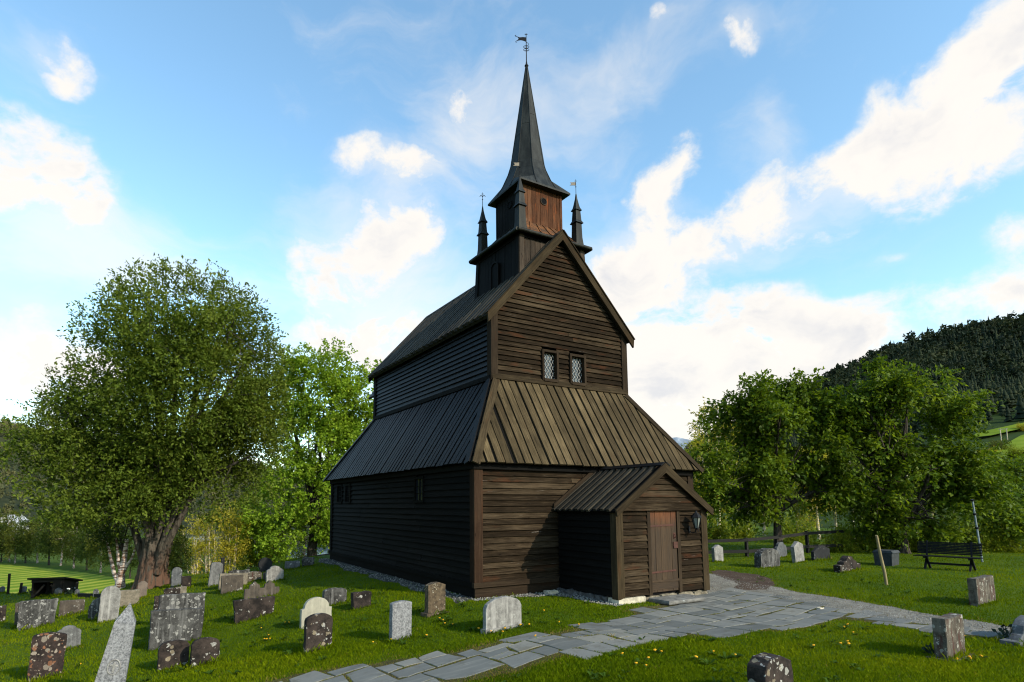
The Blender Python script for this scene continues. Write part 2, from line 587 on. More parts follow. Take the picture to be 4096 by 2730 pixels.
L_GRASS = leaf_mat('grass_blades', (.053, .088, .0011), (.104, .152, .0016), (.172, .202, .0035), .34, .85, .04, .6, (.21, .155, .045))
L_WEED = leaf_mat('weed_leaves', (.030, .062, .006), (.055, .10, .010), (.09, .14, .02), .3, .7, .08)
L_BIG = leaf_mat('leaves_old_willow', (.046, .070, .007), (.096, .136, .014), (.18, .218, .034), .38, .6, .12)
L_BRIGHT = leaf_mat('leaves_bright_maple', (.095, .160, .010), (.185, .28, .018), (.30, .385, .040), .42, .6, .1)
L_ELM = leaf_mat('leaves_dark_elm', (.030, .056, .004), (.088, .138, .008), (.20, .262, .022), .42, .55, .15)
L_YEL = leaf_mat('leaves_yellow_aspen', (.20, .19, .014), (.36, .31, .03), (.50, .41, .06), .42, .6, .1)
L_OLIVE = leaf_mat('leaves_olive_birch', (.040, .055, .008), (.085, .10, .014), (.14, .15, .025), .35, .6, .1)
L_DARK = leaf_mat('leaves_dark_green', (.022, .038, .006), (.046, .072, .011), (.085, .115, .02), .3, .6, .1)
L_AUTU = leaf_mat('leaves_yellow_green', (.09, .13, .008), (.17, .21, .014), (.27, .28, .03), .4, .6, .1)
L_FOREST = leaf_mat('forest_trees', (.007, .013, .006), (.014, .022, .010), (.040, .048, .019), .1, .8, .1, .008)
L_FORESTL = leaf_mat('forest_trees_west', (.030, .040, .018), (.06, .065, .028), (.12, .11, .04), .1, .8, .1, .008)


def bark(name, a, b, red=None, sc=1.0, white=None):
    w = NT(name)
    p = w.obj()
    n1 = w.noise(w.map(p, (6 * sc, 6 * sc, 1.4 * sc)), 1.6, 6, .7, .4)
    v = w.voro(w.map(p, (9 * sc, 9 * sc, 2.2 * sc)), 1.0, 'F1')
    c = w.mix(w.smooth(n1, .36, .64), a, b)
    if red:
        z = w.n('ShaderNodeSeparateXYZ'); w.l(p, z.inputs[0])
        lo = w.smooth(w.math('ADD', z.outputs[2], w.math('MULTIPLY', n1, 2.2)), 3.0, 1.4)
        c = w.mix(w.math('MULTIPLY', lo, w.smooth(v.outputs['Distance'], .25, .5)), c, red)
    if white:
        bands = w.noise(w.map(p, (3, 3, 16)), 1.0, 3, .6)
        c = w.mix(w.smooth(bands, .46, .54), c, white)
    return w.done(w.bsdf(c, .95, .15, w.bump(w.math('ADD', n1, w.math('MULTIPLY', v.outputs['Distance'], .6)), .9, .05)))


B_BIG = bark('bark_old_furrowed', (.026, .022, .018), (.105, .088, .070), (.11, .062, .042))
B_DARK = bark('bark_dark', (.020, .016, .012), (.075, .06, .048))
B_PALE = bark('bark_pale_aspen', (.34, .27, .17), (.62, .52, .36), None, 1.0)
B_BIRCH = bark('bark_birch', (.10, .06, .045), (.24, .14, .10), None, 1.0, (.58, .48, .42))


def slab_mat():
    w = NT('path_slate')
    p = w.obj(); t = w.tint()
    a = w.noise(w.map(p, (1, 1, 1)), 1.7, 5, .6); b = w.noise(p, 26, 4, .7)
    s_ = w.noise(w.map(p, (1.2, 9, 1), (0, 0, 0), (0, 0, .6)), 1.3, 4, .6)
    f = w.math('ADD', w.math('MULTIPLY', t, .6), w.math('MULTIPLY', a, .4))
    c = w.ramp(f, [(.15, (.095, .097, .090)), (.45, (.132, .132, .122)), (.65, (.165, .161, .146)), (.85, (.20, .186, .155))])
    c = w.mix(w.math('MULTIPLY', w.smooth(s_, .5, .75), .45), c, (.24, .23, .20))
    c = w.mix(w.math('MULTIPLY', w.smooth(b, .55, .8), .5), c, (.065, .075, .08))
    dirt = w.noise(p, 3.1, 6, .7)
    c = w.mix(w.math('MULTIPLY', w.smooth(dirt, .50, .70), .55), c, (.085, .074, .050))
    return w.done(w.bsdf(c, .8, .12, w.bump(w.math('ADD', a, w.math('MULTIPLY', b, .4)), .35, .02)))


def earth(name, c0, c1, c2, sc=1.0):
    w = NT(name)
    p = w.obj()
    a = w.noise(p, 2.5 * sc, 5, .65); b = w.noise(p, 45 * sc, 3, .75)
    v = w.voro(p, 60 * sc)
    f = w.math('ADD', w.math('MULTIPLY', a, .6), w.math('MULTIPLY', b, .4))
    c = w.ramp(f, [(.35, c0), (.5, c1), (.65, c2)])
    return w.done(w.bsdf(c, .95, .15, w.bump(w.math('ADD', b, v.outputs['Distance']), .8, .02)))


M_GRAVEL_D = earth('gravel_shaded', (.03, .03, .028), (.06, .057, .052), (.11, .106, .10), 1.3)  # darker gravel copy, shade beside the walls put into its colour
M_LAWN = grass_ground()
M_SLAB = slab_mat()
M_BED = earth('joint_moss_soil', (.028, .028, .008), (.060, .052, .018), (.11, .085, .04))
M_GRAVEL = earth('gravel_grey', (.10, .088, .069), (.20, .178, .142), (.32, .288, .238), 1.3)
M_DIRT = earth('bare_dirt', (.040, .024, .016), (.070, .043, .029), (.11, .072, .05))
M_CHIPS = earth('gravel_chips', (.10, .095, .084), (.23, .218, .19), (.38, .36, .32), .6)

# ------------------------------------------------------------------ church
W_, L_, A_, AB = 8.0, 12.26, 1.371, 1.351
ZO, ZT, ZU, ZR = 3.35, 5.941, 7.739, 10.916
O_ = .27
XC = 3.92
EO, GO, ZEE = .232, .157, 7.791
church = thing('stave_church', 'dark tarred wooden stave church with spire, flared skirt roof and small front porch', 'church')


def sub_iv(ivs, a, b):
    out = []
    for x0, x1 in ivs:
        if b <= x0 or a >= x1: out.append((x0, x1)); continue
        if a > x0: out.append((x0, a))
        if b < x1: out.append((b, x1))
    return out


def clap(mb, org, u, n, z0, z1, rng, h=.165, holes=(), tb=.054, tt=.004, maxlen=3.6, wob=.05):
    """horizontal weatherboards; rng(z) gives the (u0,u1) extent at height z"""
    org = Vector(org); u = Vector(u); n = Vector(n)
    z = z0
    while z < z1 - .03:
        zt = min(z + h * rnd.uniform(1 - wob * 2, 1 + wob * 2), z1)
        if z1 - zt < .06: zt = z1
        a0, b0 = rng(z); a1, b1 = rng(zt)
        if b0 - a0 < .05: break
        ivs = [(0.0, 1.0)]
        for (ha, hb, hz0, hz1) in holes:
            if hz1 > z + .02 and hz0 < zt - .02:
                ivs = sub_iv(ivs, (ha - a0) / (b0 - a0), (hb - a0) / (b0 - a0))
        for s0, s1 in ivs:
            ln = (s1 - s0) * (b0 - a0)
            k = max(1, int(ln / maxlen + rnd.random() * .8))
            cuts = sorted([s0 + (s1 - s0) * (i + rnd.uniform(-.25, .25)) / k for i in range(1, k)])
            cuts = [s0] + cuts + [s1]
            for i in range(len(cuts) - 1):
                c0, c1 = cuts[i], cuts[i + 1]
                g = .004
                p = lambda s, lo: org + u * ((a0 + (b0 - a0) * s) if lo else (a1 + (b1 - a1) * s)) + Vector((0, 0, z if lo else zt + .012))
                P = [p(c0, 1) + u * g, p(c1, 1) - u * g, p(c1, 0) - u * g, p(c0, 0) + u * g]
                j = rnd.uniform(-.004, .006)
                mb.plank(P[0], P[1], P[2], P[3], n, tb + j, tt + j * .3)
        z = zt


def vboards(mb, b0, b1, t0, t1, n, pitch, w, th, under=None, jit=.03, slant=None, tlim=None):
    """boards running up a plane given by bottom edge b0-b1 and top edge t0-t1; clipped to the hips"""
    b0, b1, t0, t1 = map(Vector, (b0, b1, t0, t1)); n = Vector(n).normalized()
    e = (b1 - b0); Lb = e.length; e.normalize()
    s0 = (t0 - b0).dot(e); s1 = (t1 - b0).dot(e)
    up = (t0 - b0) - e * s0
    H = up.length; upn = up.normalized()

    def tmax(x):
        t = 1.0
        if s0 > 1e-4 and x < s0: t = x / s0
        if s1 < Lb - 1e-4 and x > s1: t = min(t, (Lb - x) / (Lb - s1))
        return max(0, min(1, t))
    k = int(round(Lb / pitch)); pitch = Lb / k
    for i in range(k + 1):
        x = i * pitch + rnd.uniform(-jit, jit)
        xa, xb = max(0.0, x - w / 2 * rnd.uniform(.9, 1.1)), min(Lb, x + w / 2 * rnd.uniform(.9, 1.1))
        if xb - xa < .03: continue
        ta, tb_ = tmax(xa), tmax(xb)
        if max(ta, tb_) < .03: continue
        d = rnd.uniform(0, .03)
        P = lambda xx, t: b0 + e * xx + upn * (H * t)
        A = [P(xa, -d / H), P(xa, ta), P(xb, tb_), P(xb, -d / H)]
        off = rnd.uniform(-.004, .004)
        mb.hexa([q for q in A], [q + n * (th + off) for q in A])


def slab(mb, pts, n, th, tint=.3):
    """extrude polygon pts by th along -n"""
    pts = [Vector(p) for p in pts]; n = Vector(n).normalized()
    q = [p - n * th for p in pts]
    mb.face(pts, None, tint); mb.face(q[::-1], None, tint)
    for i in range(len(pts)):
        j = (i + 1) % len(pts)
        mb.face([pts[j], pts[i], q[i], q[j]], None, tint)


# --- aisle (lower) walls
mb = MB(); mb.box((.03, .03, .30), (W_ - .03, L_ - .03, 3.40), 0, .2); mb.build('aisle_wall_core', M_DARKVOID, church)
mb = MB()
clap(mb, (0, 0, 0), (1, 0, 0), (0, -1, 0), .36, 3.36, lambda z: (.16, W_ - .16), .158, [(2.75, 5.5, 0, 1.9)])
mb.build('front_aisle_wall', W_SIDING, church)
WIN = [(3.30, .27, 2.42, 3.06), (10.05, .27, 2.42, 3.06), (11.15, .27, 2.42, 3.06)]
for nm, org, u, n, ln, holes in (('side_aisle_wall', (0, 0, 0), (0, 1, 0), (-1, 0, 0), L_, [(y - w, y + w, z0, z1) for y, w, z0, z1 in WIN]),
                                 ('side_aisle_wall', (W_, 0, 0), (0, 1, 0), (1, 0, 0), L_, ()), ('rear_aisle_wall', (0, L_, 0), (1, 0, 0), (0, 1, 0), W_, ())):
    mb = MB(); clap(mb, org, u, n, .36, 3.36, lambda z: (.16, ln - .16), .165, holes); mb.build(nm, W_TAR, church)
for y, w, z0, z1 in WIN:
    fr = MB()
    for a, b in (((y - w, z0 - .07), (y + w, z0)), ((y - w, z1), (y + w, z1 + .07))):
        fr.box((-.075, a[0] - .07, a[1]), (.02, b[0] + .07, b[1]), 1)
    for yy in (y - w - .07, y + w): fr.box((-.07, yy, z0), (.02, yy + .07, z1), 2)
    wf = fr.build('aisle_window', W_TAR, church)
    g = MB(); g.box((-.012, y - w, z0), (.018, y + w, z1), 1, .5); g.build('pane', M_GLASS, wf)
    g = MB()
    for kk in range(1, 3): g.box((-.030, y - w, z0 + (z1 - z0) * kk / 3 - .012), (-.013, y + w, z0 + (z1 - z0) * kk / 3 + .012), 1)
    g.box((-.034, y - .015, z0), (-.013, y + .015, z1), 2); g.build('muntin', W_TAR, wf)

# base beams
mb = MB()
for z0, z1, o in ((-.25, .24, .05), (.24, .36, .11)):
    mb.box((-o, -o, z0), (W_ + o, .0, z1), 0); mb.box((-o, L_, z0), (W_ + o, L_ + o, z1), 0)
    mb.box((W_, 0, z0), (W_ + o, L_, z1), 1)
mb.build('base_beam', W_TRIM_DARK, church)
mb = MB()
for z0, z1, o in ((-.25, .24, .05), (.24, .36, .11)):
    mb.box((-o, 0.002, z0), (0, L_ - .002, z1), 1)
mb.build('base_beam', W_TAR, church)
for x, y, m, sx, sy in ((0, 0, W_POST_RED, -1, -1), (W_, 0, W_TRIM_DARK, 1, -1), (0, L_, W_TAR, -1, 1), (W_, L_, W_TAR, 1, 1)):
    mb = MB()
    x0, x1 = sorted((x + sx * .075, x - sx * .17)); y0, y1 = sorted((y + sy * .07, y - sy * .02))
    mb.box((x0, y0, .36), (x1, y1, 3.4), 2)
    x0, x1 = sorted((x + sx * .072, x - sx * .02)); y0, y1 = sorted((y - sy * .021, y - sy * .17))
    mb.box((x0, y0, .36), (x1, y1, 3.4), 2)
    mb.build('corner_post', m, church)

# --- skirt roof
b = [Vector((-O_, -O_, ZO)), Vector((W_ + O_, -O_, ZO)), Vector((W_ + O_, L_ + O_, ZO)), Vector((-O_, L_ + O_, ZO))]
t = [Vector((A_, A_, ZT)), Vector((W_ - A_, A_, ZT)), Vector((W_ - A_, L_ - AB, ZT)), Vector((A_, L_ - AB, ZT))]
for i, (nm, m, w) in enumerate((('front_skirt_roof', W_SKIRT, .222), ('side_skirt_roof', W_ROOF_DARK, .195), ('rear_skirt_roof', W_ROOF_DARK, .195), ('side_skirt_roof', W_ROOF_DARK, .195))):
    j = (i + 1) % 4
    n = (b[j] - b[i]).cross(t[i] - b[i]).normalized()
    mb = MB()
    q = [b[i], b[j], t[j], t[i]]
    slab(mb, q, n, .03, .1)
    un = mb; mb = MB()
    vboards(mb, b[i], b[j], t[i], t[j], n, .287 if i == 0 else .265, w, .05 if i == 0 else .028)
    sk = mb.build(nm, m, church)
    un.build('underlay', W_TAR, sk)
    # hip boards on both edges of this face
    e = (b[j] - b[i]).normalized()
    for p, q_, d in ((b[i], t[i], e), (b[j], t[j], -e)):
        hb = MB()
        ed = (q_ - p).normalized()
        dd = (d - ed * d.dot(ed)).normalized()
        o = n * .045 + ed * (-.04)
        wd = .21 if i == 0 else .18
        hb.plank(p + o, q_ + o, q_ + o + dd * wd, p + o + dd * wd, n, .04)
        if i == 0 or i == 3: hb.build('hip_board', W_TRIM if i == 0 else W_ROOF_DARK, sk)
mb = MB()
for z, o in ((ZO - .16, .10),):
    mb.box((-.04, -.12, z), (W_ + .04, -.045, ZO - .02), 0); mb.box((-.12, -.12, z), (-.045, L_ + .1, ZO - .02), 1)
mb.build('eave_soffit_beam', W_TAR, church)

# --- nave (upper) walls
NX0, NX1, NY0, NY1 = A_, W_ - A_, A_, L_ - AB
ROOF_SLOPE = (ZR - ZEE) / (XC - (NX0 - EO))
ROOF_SLOPE_R = (ZR - ZEE) / (NX1 + EO - XC)


def gable_rng(z):
    if z <= ZU + .1: return (NX0 + .02, NX1 - .02)
    zz = z + .20
    return (max(NX0 + .02, XC - (ZR - zz) / ROOF_SLOPE), min(NX1 - .02, XC + (ZR - zz) / ROOF_SLOPE_R))


mb = MB(); mb.box((NX0 + .03, NY0 + .12, ZT - .3), (NX1 - .03, NY1 - .03, ZU + .2), 0, .2)
pts = [(NX0 + .03, 0, ZU + .2), (NX1 - .03, 0, ZU + .2), (XC, 0, ZR - .35)]
slab(mb, [(x, NY1 - .03, z) for x, _, z in pts], (0, 1, 0), NY1 - NY0 - .05, .2)
mb.build('nave_wall_core', M_DARKVOID, church)
WX = [(3.13, 3.76), (4.22, 4.87)]
WZ0, WZ1 = 6.07, 7.04
mb = MB()
clap(mb, (0, NY0, 0), (1, 0, 0), (0, -1, 0), ZT + .13, ZR - .36, gable_rng, .152, [(a + .03, c - .03, WZ0 + .03, WZ1 - .03) for a, c in WX])
mb.build('gable_wall', W_SIDING, church)
mb = MB(); clap(mb, (NX0, NY0, 0), (0, 1, 0), (-1, 0, 0), ZT + .1, ZU + .32, lambda z: (.16, NY1 - NY0 - .16), .16); mb.build('nave_side_wall', W_TARSHEEN, church)
mb = MB(); clap(mb, (NX1, NY0, 0), (0, 1, 0), (1, 0, 0), ZT + .1, ZU + .32, lambda z: (.16, NY1 - NY0 - .16), .16); mb.build('nave_side_wall', W_TARSHEEN, church)
mb = MB(); clap(mb, (0, NY1, 0), (1, 0, 0), (0, 1, 0), ZT + .1, ZR - .36, gable_rng, .16); mb.build('rear_gable_wall', W_TAR, church)
for x, y, m, sx, sy in ((NX0, NY0, W_TRIM_DARK, -1, -1), (NX1, NY0, W_TRIM_DARK, 1, -1), (NX0, NY1, W_TAR, -1, 1), (NX1, NY1, W_TAR, 1, 1)):
    mb = MB()
    x0, x1 = sorted((x + sx * .075, x - sx * .16)); y0, y1 = sorted((y + sy * .075, y - sy * .02))
    mb.box((x0, y0, ZT - .05), (x1, y1, ZU + .25), 2)
    x0, x1 = sorted((x + sx * .072, x - sx * .02)); y0, y1 = sorted((y - sy * .021, y - sy * .16))
    mb.box((x0, y0, ZT - .05), (x1, y1, ZU + .25), 2)
    mb.build('corner_post', m, church)
mb = MB(); mb.plank((NX0 - .05, NY0 - .055, ZT - .02), (NX1 + .05, NY0 - .055, ZT - .02), (NX1 + .05, NY0 - .02, ZT + .14), (NX0 - .05, NY0 - .02, ZT + .14), (0, -1, .25), .05)
mb.build('sill_board', W_TRIM, church)
mb = MB(); mb.box((NX0 - .10, NY0, ZT - .04), (NX0 - .02, NY1, ZT + .10), 1); mb.build('sill_board', W_TAR, church)

for a, c in WX:
    y = NY0
    fr = MB(); f = .075
    fr.box((a, y - .10, WZ0), (a + f, y + .16, WZ1), 2); fr.box((c - f, y - .10, WZ0), (c, y + .16, WZ1), 2)
    fr.box((a + f, y - .098, WZ1 - f), (c - f, y + .16, WZ1), 0); fr.box((a + f - .02, y - .115, WZ0 - .03), (c - f + .02, y + .16, WZ0 + f * .8), 0)
    wf = fr.build('gable_window', W_TRIM_DARK, church)
    g = MB(); g.box((a + f, y + .062, WZ0 + .05), (c - f, y + .075, WZ1 - f), 0, .5); g.build('pane', M_GLASS, wf)
    lt = MB()
    x0, x1, z0, z1 = a + f, c - f, WZ0 + .06, WZ1 - f
    st = .125
    for sgn in (1, -1):
        k = -12
        while k < 20:
            # line x = x0 + k*st*.62 + sgn*(z-z0)*.62
            pts = []
            for zz in np.linspace(z0, z1, 60):
                xx = (x0 if sgn > 0 else x1) + sgn * (k * st * .62 + (zz - z0) * .62)
                if x0 <= xx <= x1: pts.append((xx, zz))
            if len(pts) > 2: lt.beam((pts[0][0], y + (.046 if sgn > 0 else .054), pts[0][1]), (pts[-1][0], y + (.046 if sgn > 0 else .054), pts[-1][1]), .010, .017, (0, -1, 0), .5)
            k += 1.6
    lt.build('lattice', M_LEAD, wf)

# --- nave roof
RY0, RY1 = NY0 - GO, NY1 + GO
RX0, RX1 = NX0 - EO, NX1 + EO
ROOFT = .10
for sgn, xe in ((-1, RX0), (1, RX1)):
    n = Vector((sgn * (ZR - ZEE), 0, abs(XC - xe))).normalized()
    c = [Vector((xe, RY0, ZEE)), Vector((XC, RY0, ZR)), Vector((XC, RY1, ZR)), Vector((xe, RY1, ZEE))]
    mb = MB(); slab(mb, c, n, ROOFT, .2)
    bb = (c[3], c[0], c[2], c[1]) if sgn < 0 else (c[0], c[3], c[1], c[2])
    vboards(mb, bb[0], bb[1], bb[2], bb[3], n, .35, .17, .085)
    rf = mb.build('nave_roof', W_ROOF_MID, church)
    for yy, dy in ((RY0, -1), (RY1, 1)):
        hb = MB()
        o = Vector((0, dy * .07, 0))
        dn = Vector((0, 0, -.235))
        k = Vector((0, 0, .075))
        top, bot = Vector((XC, yy, ZR)), Vector((xe, yy, ZEE))
        ext = (bot - top).normalized() * .07
        hb.hexa([bot + ext + dn * .95 - ext * .6, top + dn, top + k, bot + ext + k], [p + o for p in (bot + ext + dn * .95 - ext * .6, top + dn, top + k, bot + ext + k)])
        # cover strip on top of the verge
        hb.hexa([bot + ext + k + n * .002, top + k + n * .002, top + k + n * .035, bot + ext + k + n * .035],
                [p + Vector((0, -dy * .16, 0)) for p in (bot + ext + k + n * .002, top + k + n * .002, top + k + n * .035, bot + ext + k + n * .035)] if False else
                [p + o * 1.5 for p in (bot + ext + k + n * .002, top + k + n * .002, top + k + n * .035, bot + ext + k + n * .035)])
        hb.build('bargeboard', W_TRIM if yy == RY0 else W_TAR, rf)
mb = MB()
for sgn in (-1, 1):
    d = Vector((sgn * (XC - RX0), 0, -(ZR - ZEE))).normalized(); n = Vector((sgn * (ZR - ZEE), 0, XC - RX0)).normalized()
    p0, p1 = Vector((XC, RY0 - .06, ZR)) + n * .06, Vector((XC, RY1 + .06, ZR)) + n * .06
    mb.hexa([p0, p1, p1 + d * .2, p0 + d * .2], [q + n * .035 for q in (p0, p1, p1 + d * .2, p0 + d * .2)])
mb.build('ridge_board', W_ROOF_MID, church)

# --- chancel at the back
CX0, CX1, CY0, CY1, CZ, CR = 2.45, W_ - 2.45, L_ - AB, 13.75, 7.75, 9.9
mb = MB(); mb.box((CX0, CY0 + .02, -.2), (CX1, CY1, CZ), 0, .2)
clap(mb, (CX0, CY0, 0), (0, 1, 0), (-1, 0, 0), .3, CZ, lambda z: (1.3 if z < ZT else .05, CY1 - CY0), .17)
mb.build('chancel_wall', W_TARSHEEN, church)
mb = MB()
for sgn, xe in ((-1, CX0 - .29), (1, CX1 + .29)):
    n = Vector((sgn * (CR - CZ + .3), 0, abs(XC - xe))).normalized()
    c = [(xe, CY0 + .06, CZ - .3), (XC, CY0 + .06, CR), (XC, CY1 + .3, CR), (xe, CY1 + .3, CZ - .3)]
    slab(mb, c, n, .1, .2)
mb.build('chancel_roof', W_ROOF_DARK, church)

# --- tower
N_BEFORE = set(church.children_recursive)
TX, TY = 3.851, 3.041
TZ1 = 11.372
TB0, TB1 = 1.54, 1.436
zb = 8.6


def tower_side(k):
    """unit out normal and along vector of side k: 0 front(-y) 1 left(-x) 2 back 3 right"""
    return [(Vector((0, -1, 0)), Vector((1, 0, 0))), (Vector((-1, 0, 0)), Vector((0, -1, 0))), (Vector((0, 1, 0)), Vector((-1, 0, 0))), (Vector((1, 0, 0)), Vector((0, 1, 0)))][k]


TC = Vector((TX, TY, 0))
UPZ = Vector((0, 0, 1))
for k in range(4):
    n, e = tower_side(k)
    mb = MB()
    B0 = TC + n * (TB0) - e * TB0 + UPZ * zb; B1 = TC + n * TB0 + e * TB0 + UPZ * zb
    T0 = TC + n * TB1 - e * TB1 + UPZ * TZ1; T1 = TC + n * TB1 + e * TB1 + UPZ * TZ1
    nn = (B1 - B0).cross(T0 - B0).normalized()
    if nn.dot(n) < 0: nn = -nn
    slab(mb, [B0, B1, T1, T0] if True else [], nn, .08, .2)
    nb = 13
    for i in range(nb):
        s0, s1 = i / nb + .002, (i + 1) / nb - .002
        q = [B0.lerp(B1, s0), T0.lerp(T1, s0), T0.lerp(T1, s1), B0.lerp(B1, s1)]
        th = rnd.uniform(.014, .034)
        mb.hexa(q, [p + nn * th for p in q])
    for s0, s1 in ((-.012, .055), (.945, 1.012)):
        q = [B0.lerp(B1, s0), T0.lerp(T1, s0), T0.lerp(T1, s1), B0.lerp(B1, s1)]
        mb.hexa([p + nn * .035 for p in q], [p + nn * .062 for p in q])
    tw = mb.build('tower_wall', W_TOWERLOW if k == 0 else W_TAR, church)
    if k == 1:
        ar = MB()
        pts = []
        for i in range(13):
            a_ = PI * i / 12
            pts.append((.24 * math.cos(a_), .18 * math.sin(a_) + .75))
        pts = [(.24, 0)] + pts + [(-.24, 0)]
        base = B0.lerp(B1, .5).lerp(T0.lerp(T1, .5), .46)
        upv = (T0 - B0).normalized()
        slab(ar, [base + e * u + UPZ * v + nn * .075 for u, v in pts], nn, .04, .6)
        ar.build('arched_shutter', W_TAR, tw)
        ab = MB()
        for i in range(len(pts) - 1):
            p, q = pts[i], pts[i + 1]
            ab.beam(base + e * p[0] + UPZ * p[1] + nn * .08, base + e * q[0] + UPZ * q[1] + nn * .08, .05, .05, nn, .5)
        ab.build('arch_moulding', W_TAR, tw)

# apron roof round the belfry
BH = .875
AE, AZ0, AZ1 = 1.66, 11.44, 12.27
for k in range(4):
    n, e = tower_side(k)
    mb = MB()
    B0 = TC + n * AE - e * AE + UPZ * AZ0; B1 = TC + n * AE + e * AE + UPZ * AZ0
    T0 = TC + n * BH - e * BH + UPZ * AZ1; T1 = TC + n * BH + e * BH + UPZ * AZ1
    M0 = B0.lerp(T0, .42) - UPZ * .07; M1 = B1.lerp(T1, .42) - UPZ * .07
    nn = (B1 - B0).cross(T0 - B0).normalized()
    if nn.dot(UPZ) < 0: nn = -nn
    slab(mb, [B0, B1, M1, M0], nn, .10, .4)
    slab(mb, [M0 + UPZ * .001, M1 + UPZ * .001, T1, T0], nn, .10, .4)
    for i in range(1, 6):
        s = i / 6
        mb.beam(B0.lerp(B1, s) + nn * .012, M0.lerp(M1, s) + nn * .012, .03, .035, nn, .3)
        mb.beam(M0.lerp(M1, s) + nn * .012, T0.lerp(T1, s) + nn * .012, .03, .035, nn, .3)
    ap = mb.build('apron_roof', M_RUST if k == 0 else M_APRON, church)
    ed = MB(); ed.tube([B0 - UPZ * .05 + nn * .02, B0.lerp(B1, .3) - UPZ * .055 + nn * .03, B0.lerp(B1, .7) - UPZ * .045 + nn * .02, B1 - UPZ * .05 + nn * .02], .068, 8)
    ed.build('eave_roll', M_APRON, ap)
mb = MB(); mb.box((TX - TB1 - .06, TY - TB1 - .06, TZ1 - .12), (TX + TB1 + .06, TY + TB1 + .06, TZ1 + .02), 0); mb.build('tower_cornice', W_TAR, church)

# belfry
BZ0, BZ1 = 12.1, 13.84
for k in range(4):
    n, e = tower_side(k)
    mb = MB()
    B0 = TC + n * BH - e * BH + UPZ * BZ0; B1 = TC + n * BH + e * BH + UPZ * BZ0
    hz = UPZ * (BZ1 - BZ0)
    hc, hr = B0.lerp(B1, .53) + UPZ * 1.16, .135
    nb = 9
    slab(mb, [B0, B1, B1 + hz, B0 + hz], n, .05, .2)
    for i in range(nb):
        s0, s1 = i / nb + .003, (i + 1) / nb - .003
        th = rnd.uniform(.014, .03)
        q = [B0.lerp(B1, s0), B0.lerp(B1, s0) + hz, B0.lerp(B1, s1) + hz, B0.lerp(B1, s1)]
        mb.hexa(q, [p + n * th for p in q])
    q = [B0.lerp(B1, .965), B0.lerp(B1, .965) + hz, B0.lerp(B1, 1.02) + hz, B0.lerp(B1, 1.02)]
    mb.hexa([p + n * .03 for p in q], [p + n * .055 for p in q])
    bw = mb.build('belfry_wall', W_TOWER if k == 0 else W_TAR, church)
    if k < 2:
        h = MB()
        ring = [hc + e * math.cos(2 * PI * i / 20) * hr + UPZ * math.sin(2 * PI * i / 20) * hr for i in range(20)]
        h.face([p + n * .036 for p in ring], None, .5)
        vo = h.build('sound_hole', M_DARKVOID, bw)
        h = MB()
        rg = ring + ring[:1]
        h.tube([p + n * .035 for p in rg], .024, 6)
        h.build('hole_rim', W_TOWERLOW if k == 0 else W_TAR, bw)

# spire
SE, SZ = 1.15, 13.80
KZ, KR = 14.78, .80
AP = 19.94
mb = MB()
oct_ = [TC + Vector((KR * math.cos(a), KR * math.sin(a), KZ)) for a in [math.radians(22.5 + 45 * i) for i in range(8)]]
apex = TC + UPZ * AP
mid = [TC + Vector((KR * .86 * math.cos(a), KR * .86 * math.sin(a), KZ + .42)) for a in [math.radians(22.5 + 45 * i) for i in range(8)]]
top = [TC + Vector((.045 * math.cos(a), .045 * math.sin(a), AP)) for a in [math.radians(22.5 + 45 * i) for i in range(8)]]
eps = SE / 2.6
sq = {0: (1, .38), 1: (.38, 1), 2: (-.38, 1), 3: (-1, .38), 4: (-1, -.38), 5: (-.38, -1), 6: (.38, -1), 7: (1, -.38)}
eav = [TC + Vector((sq[i][0] * SE, sq[i][1] * SE, SZ)) for i in range(8)]
mk = [eav[i].lerp(oct_[i], .5) + UPZ * -.06 for i in range(8)]
for i in range(8):
    j = (i + 1) % 8
    mb.face([mid[i], mid[j], top[j], top[i]], None, .5)
    mb.face([oct_[i], oct_[j], mid[j], mid[i]], None, .5)
    if i % 2 == 1 or True:
        if i in (1, 3, 5, 7):      # flat side faces
            mb.face([eav[i], eav[j], mk[j], mk[i]], None, .5); mb.face([mk[i], mk[j], oct_[j], oct_[i]], None, .5)
        else:                       # corner faces
            cn = TC + Vector((math.copysign(SE, sq[i][0]), math.copysign(SE, sq[i][1]), SZ - .0))
            mb.face([eav[i], cn, eav[j], mk[j], mk[i]], None, .5); mb.face([mk[i], mk[j], oct_[j], oct_[i]], None, .5)
cs = [TC + Vector((sx * SE, sy * SE, SZ)) for sx, sy in ((1, 1), (-1, 1), (-1, -1), (1, -1))]
mb.face([c - UPZ * .07 for c in cs][::-1], None, .5)
for i in range(4):
    j = (i + 1) % 4
    mb.face([cs[i] - UPZ * .07, cs[j] - UPZ * .07, cs[j], cs[i]], None, .5)
sp = mb.build('spire', M_SPIRE, church)
mb = MB()
for i in range(8):
    mb.tube([eav[i] + UPZ * .01, mk[i] + UPZ * .012, oct_[i] + UPZ * .01, mid[i], top[i]], [.018, .018, .017, .016, .012], 5)
for i in range(8):
    j = (i + 1) % 8
    a = mid[i].lerp(top[i], .28 + .3 * (i % 3) / 3); c = mid[j].lerp(top[j], .28 + .3 * (i % 3) / 3)
    mb.tube([a, c], .009, 4)
mb.build('standing_seam', M_SPIRE, sp)
mb = MB(); mb.lathe(TC, [(.0, AP - .15), (.07, AP - .15), (.055, AP + .0), (.085, AP + .06), (.04, AP + .14), (.02, AP + .3), (.014, AP + 1.65), (.03, AP + 1.69), (0.0, AP + 1.74)], 8)
vn = mb.build('vane_rod', M_IRON, church)
mb = MB()
R_ = Vector((M[0][0], M[0][1], 0)).normalized()
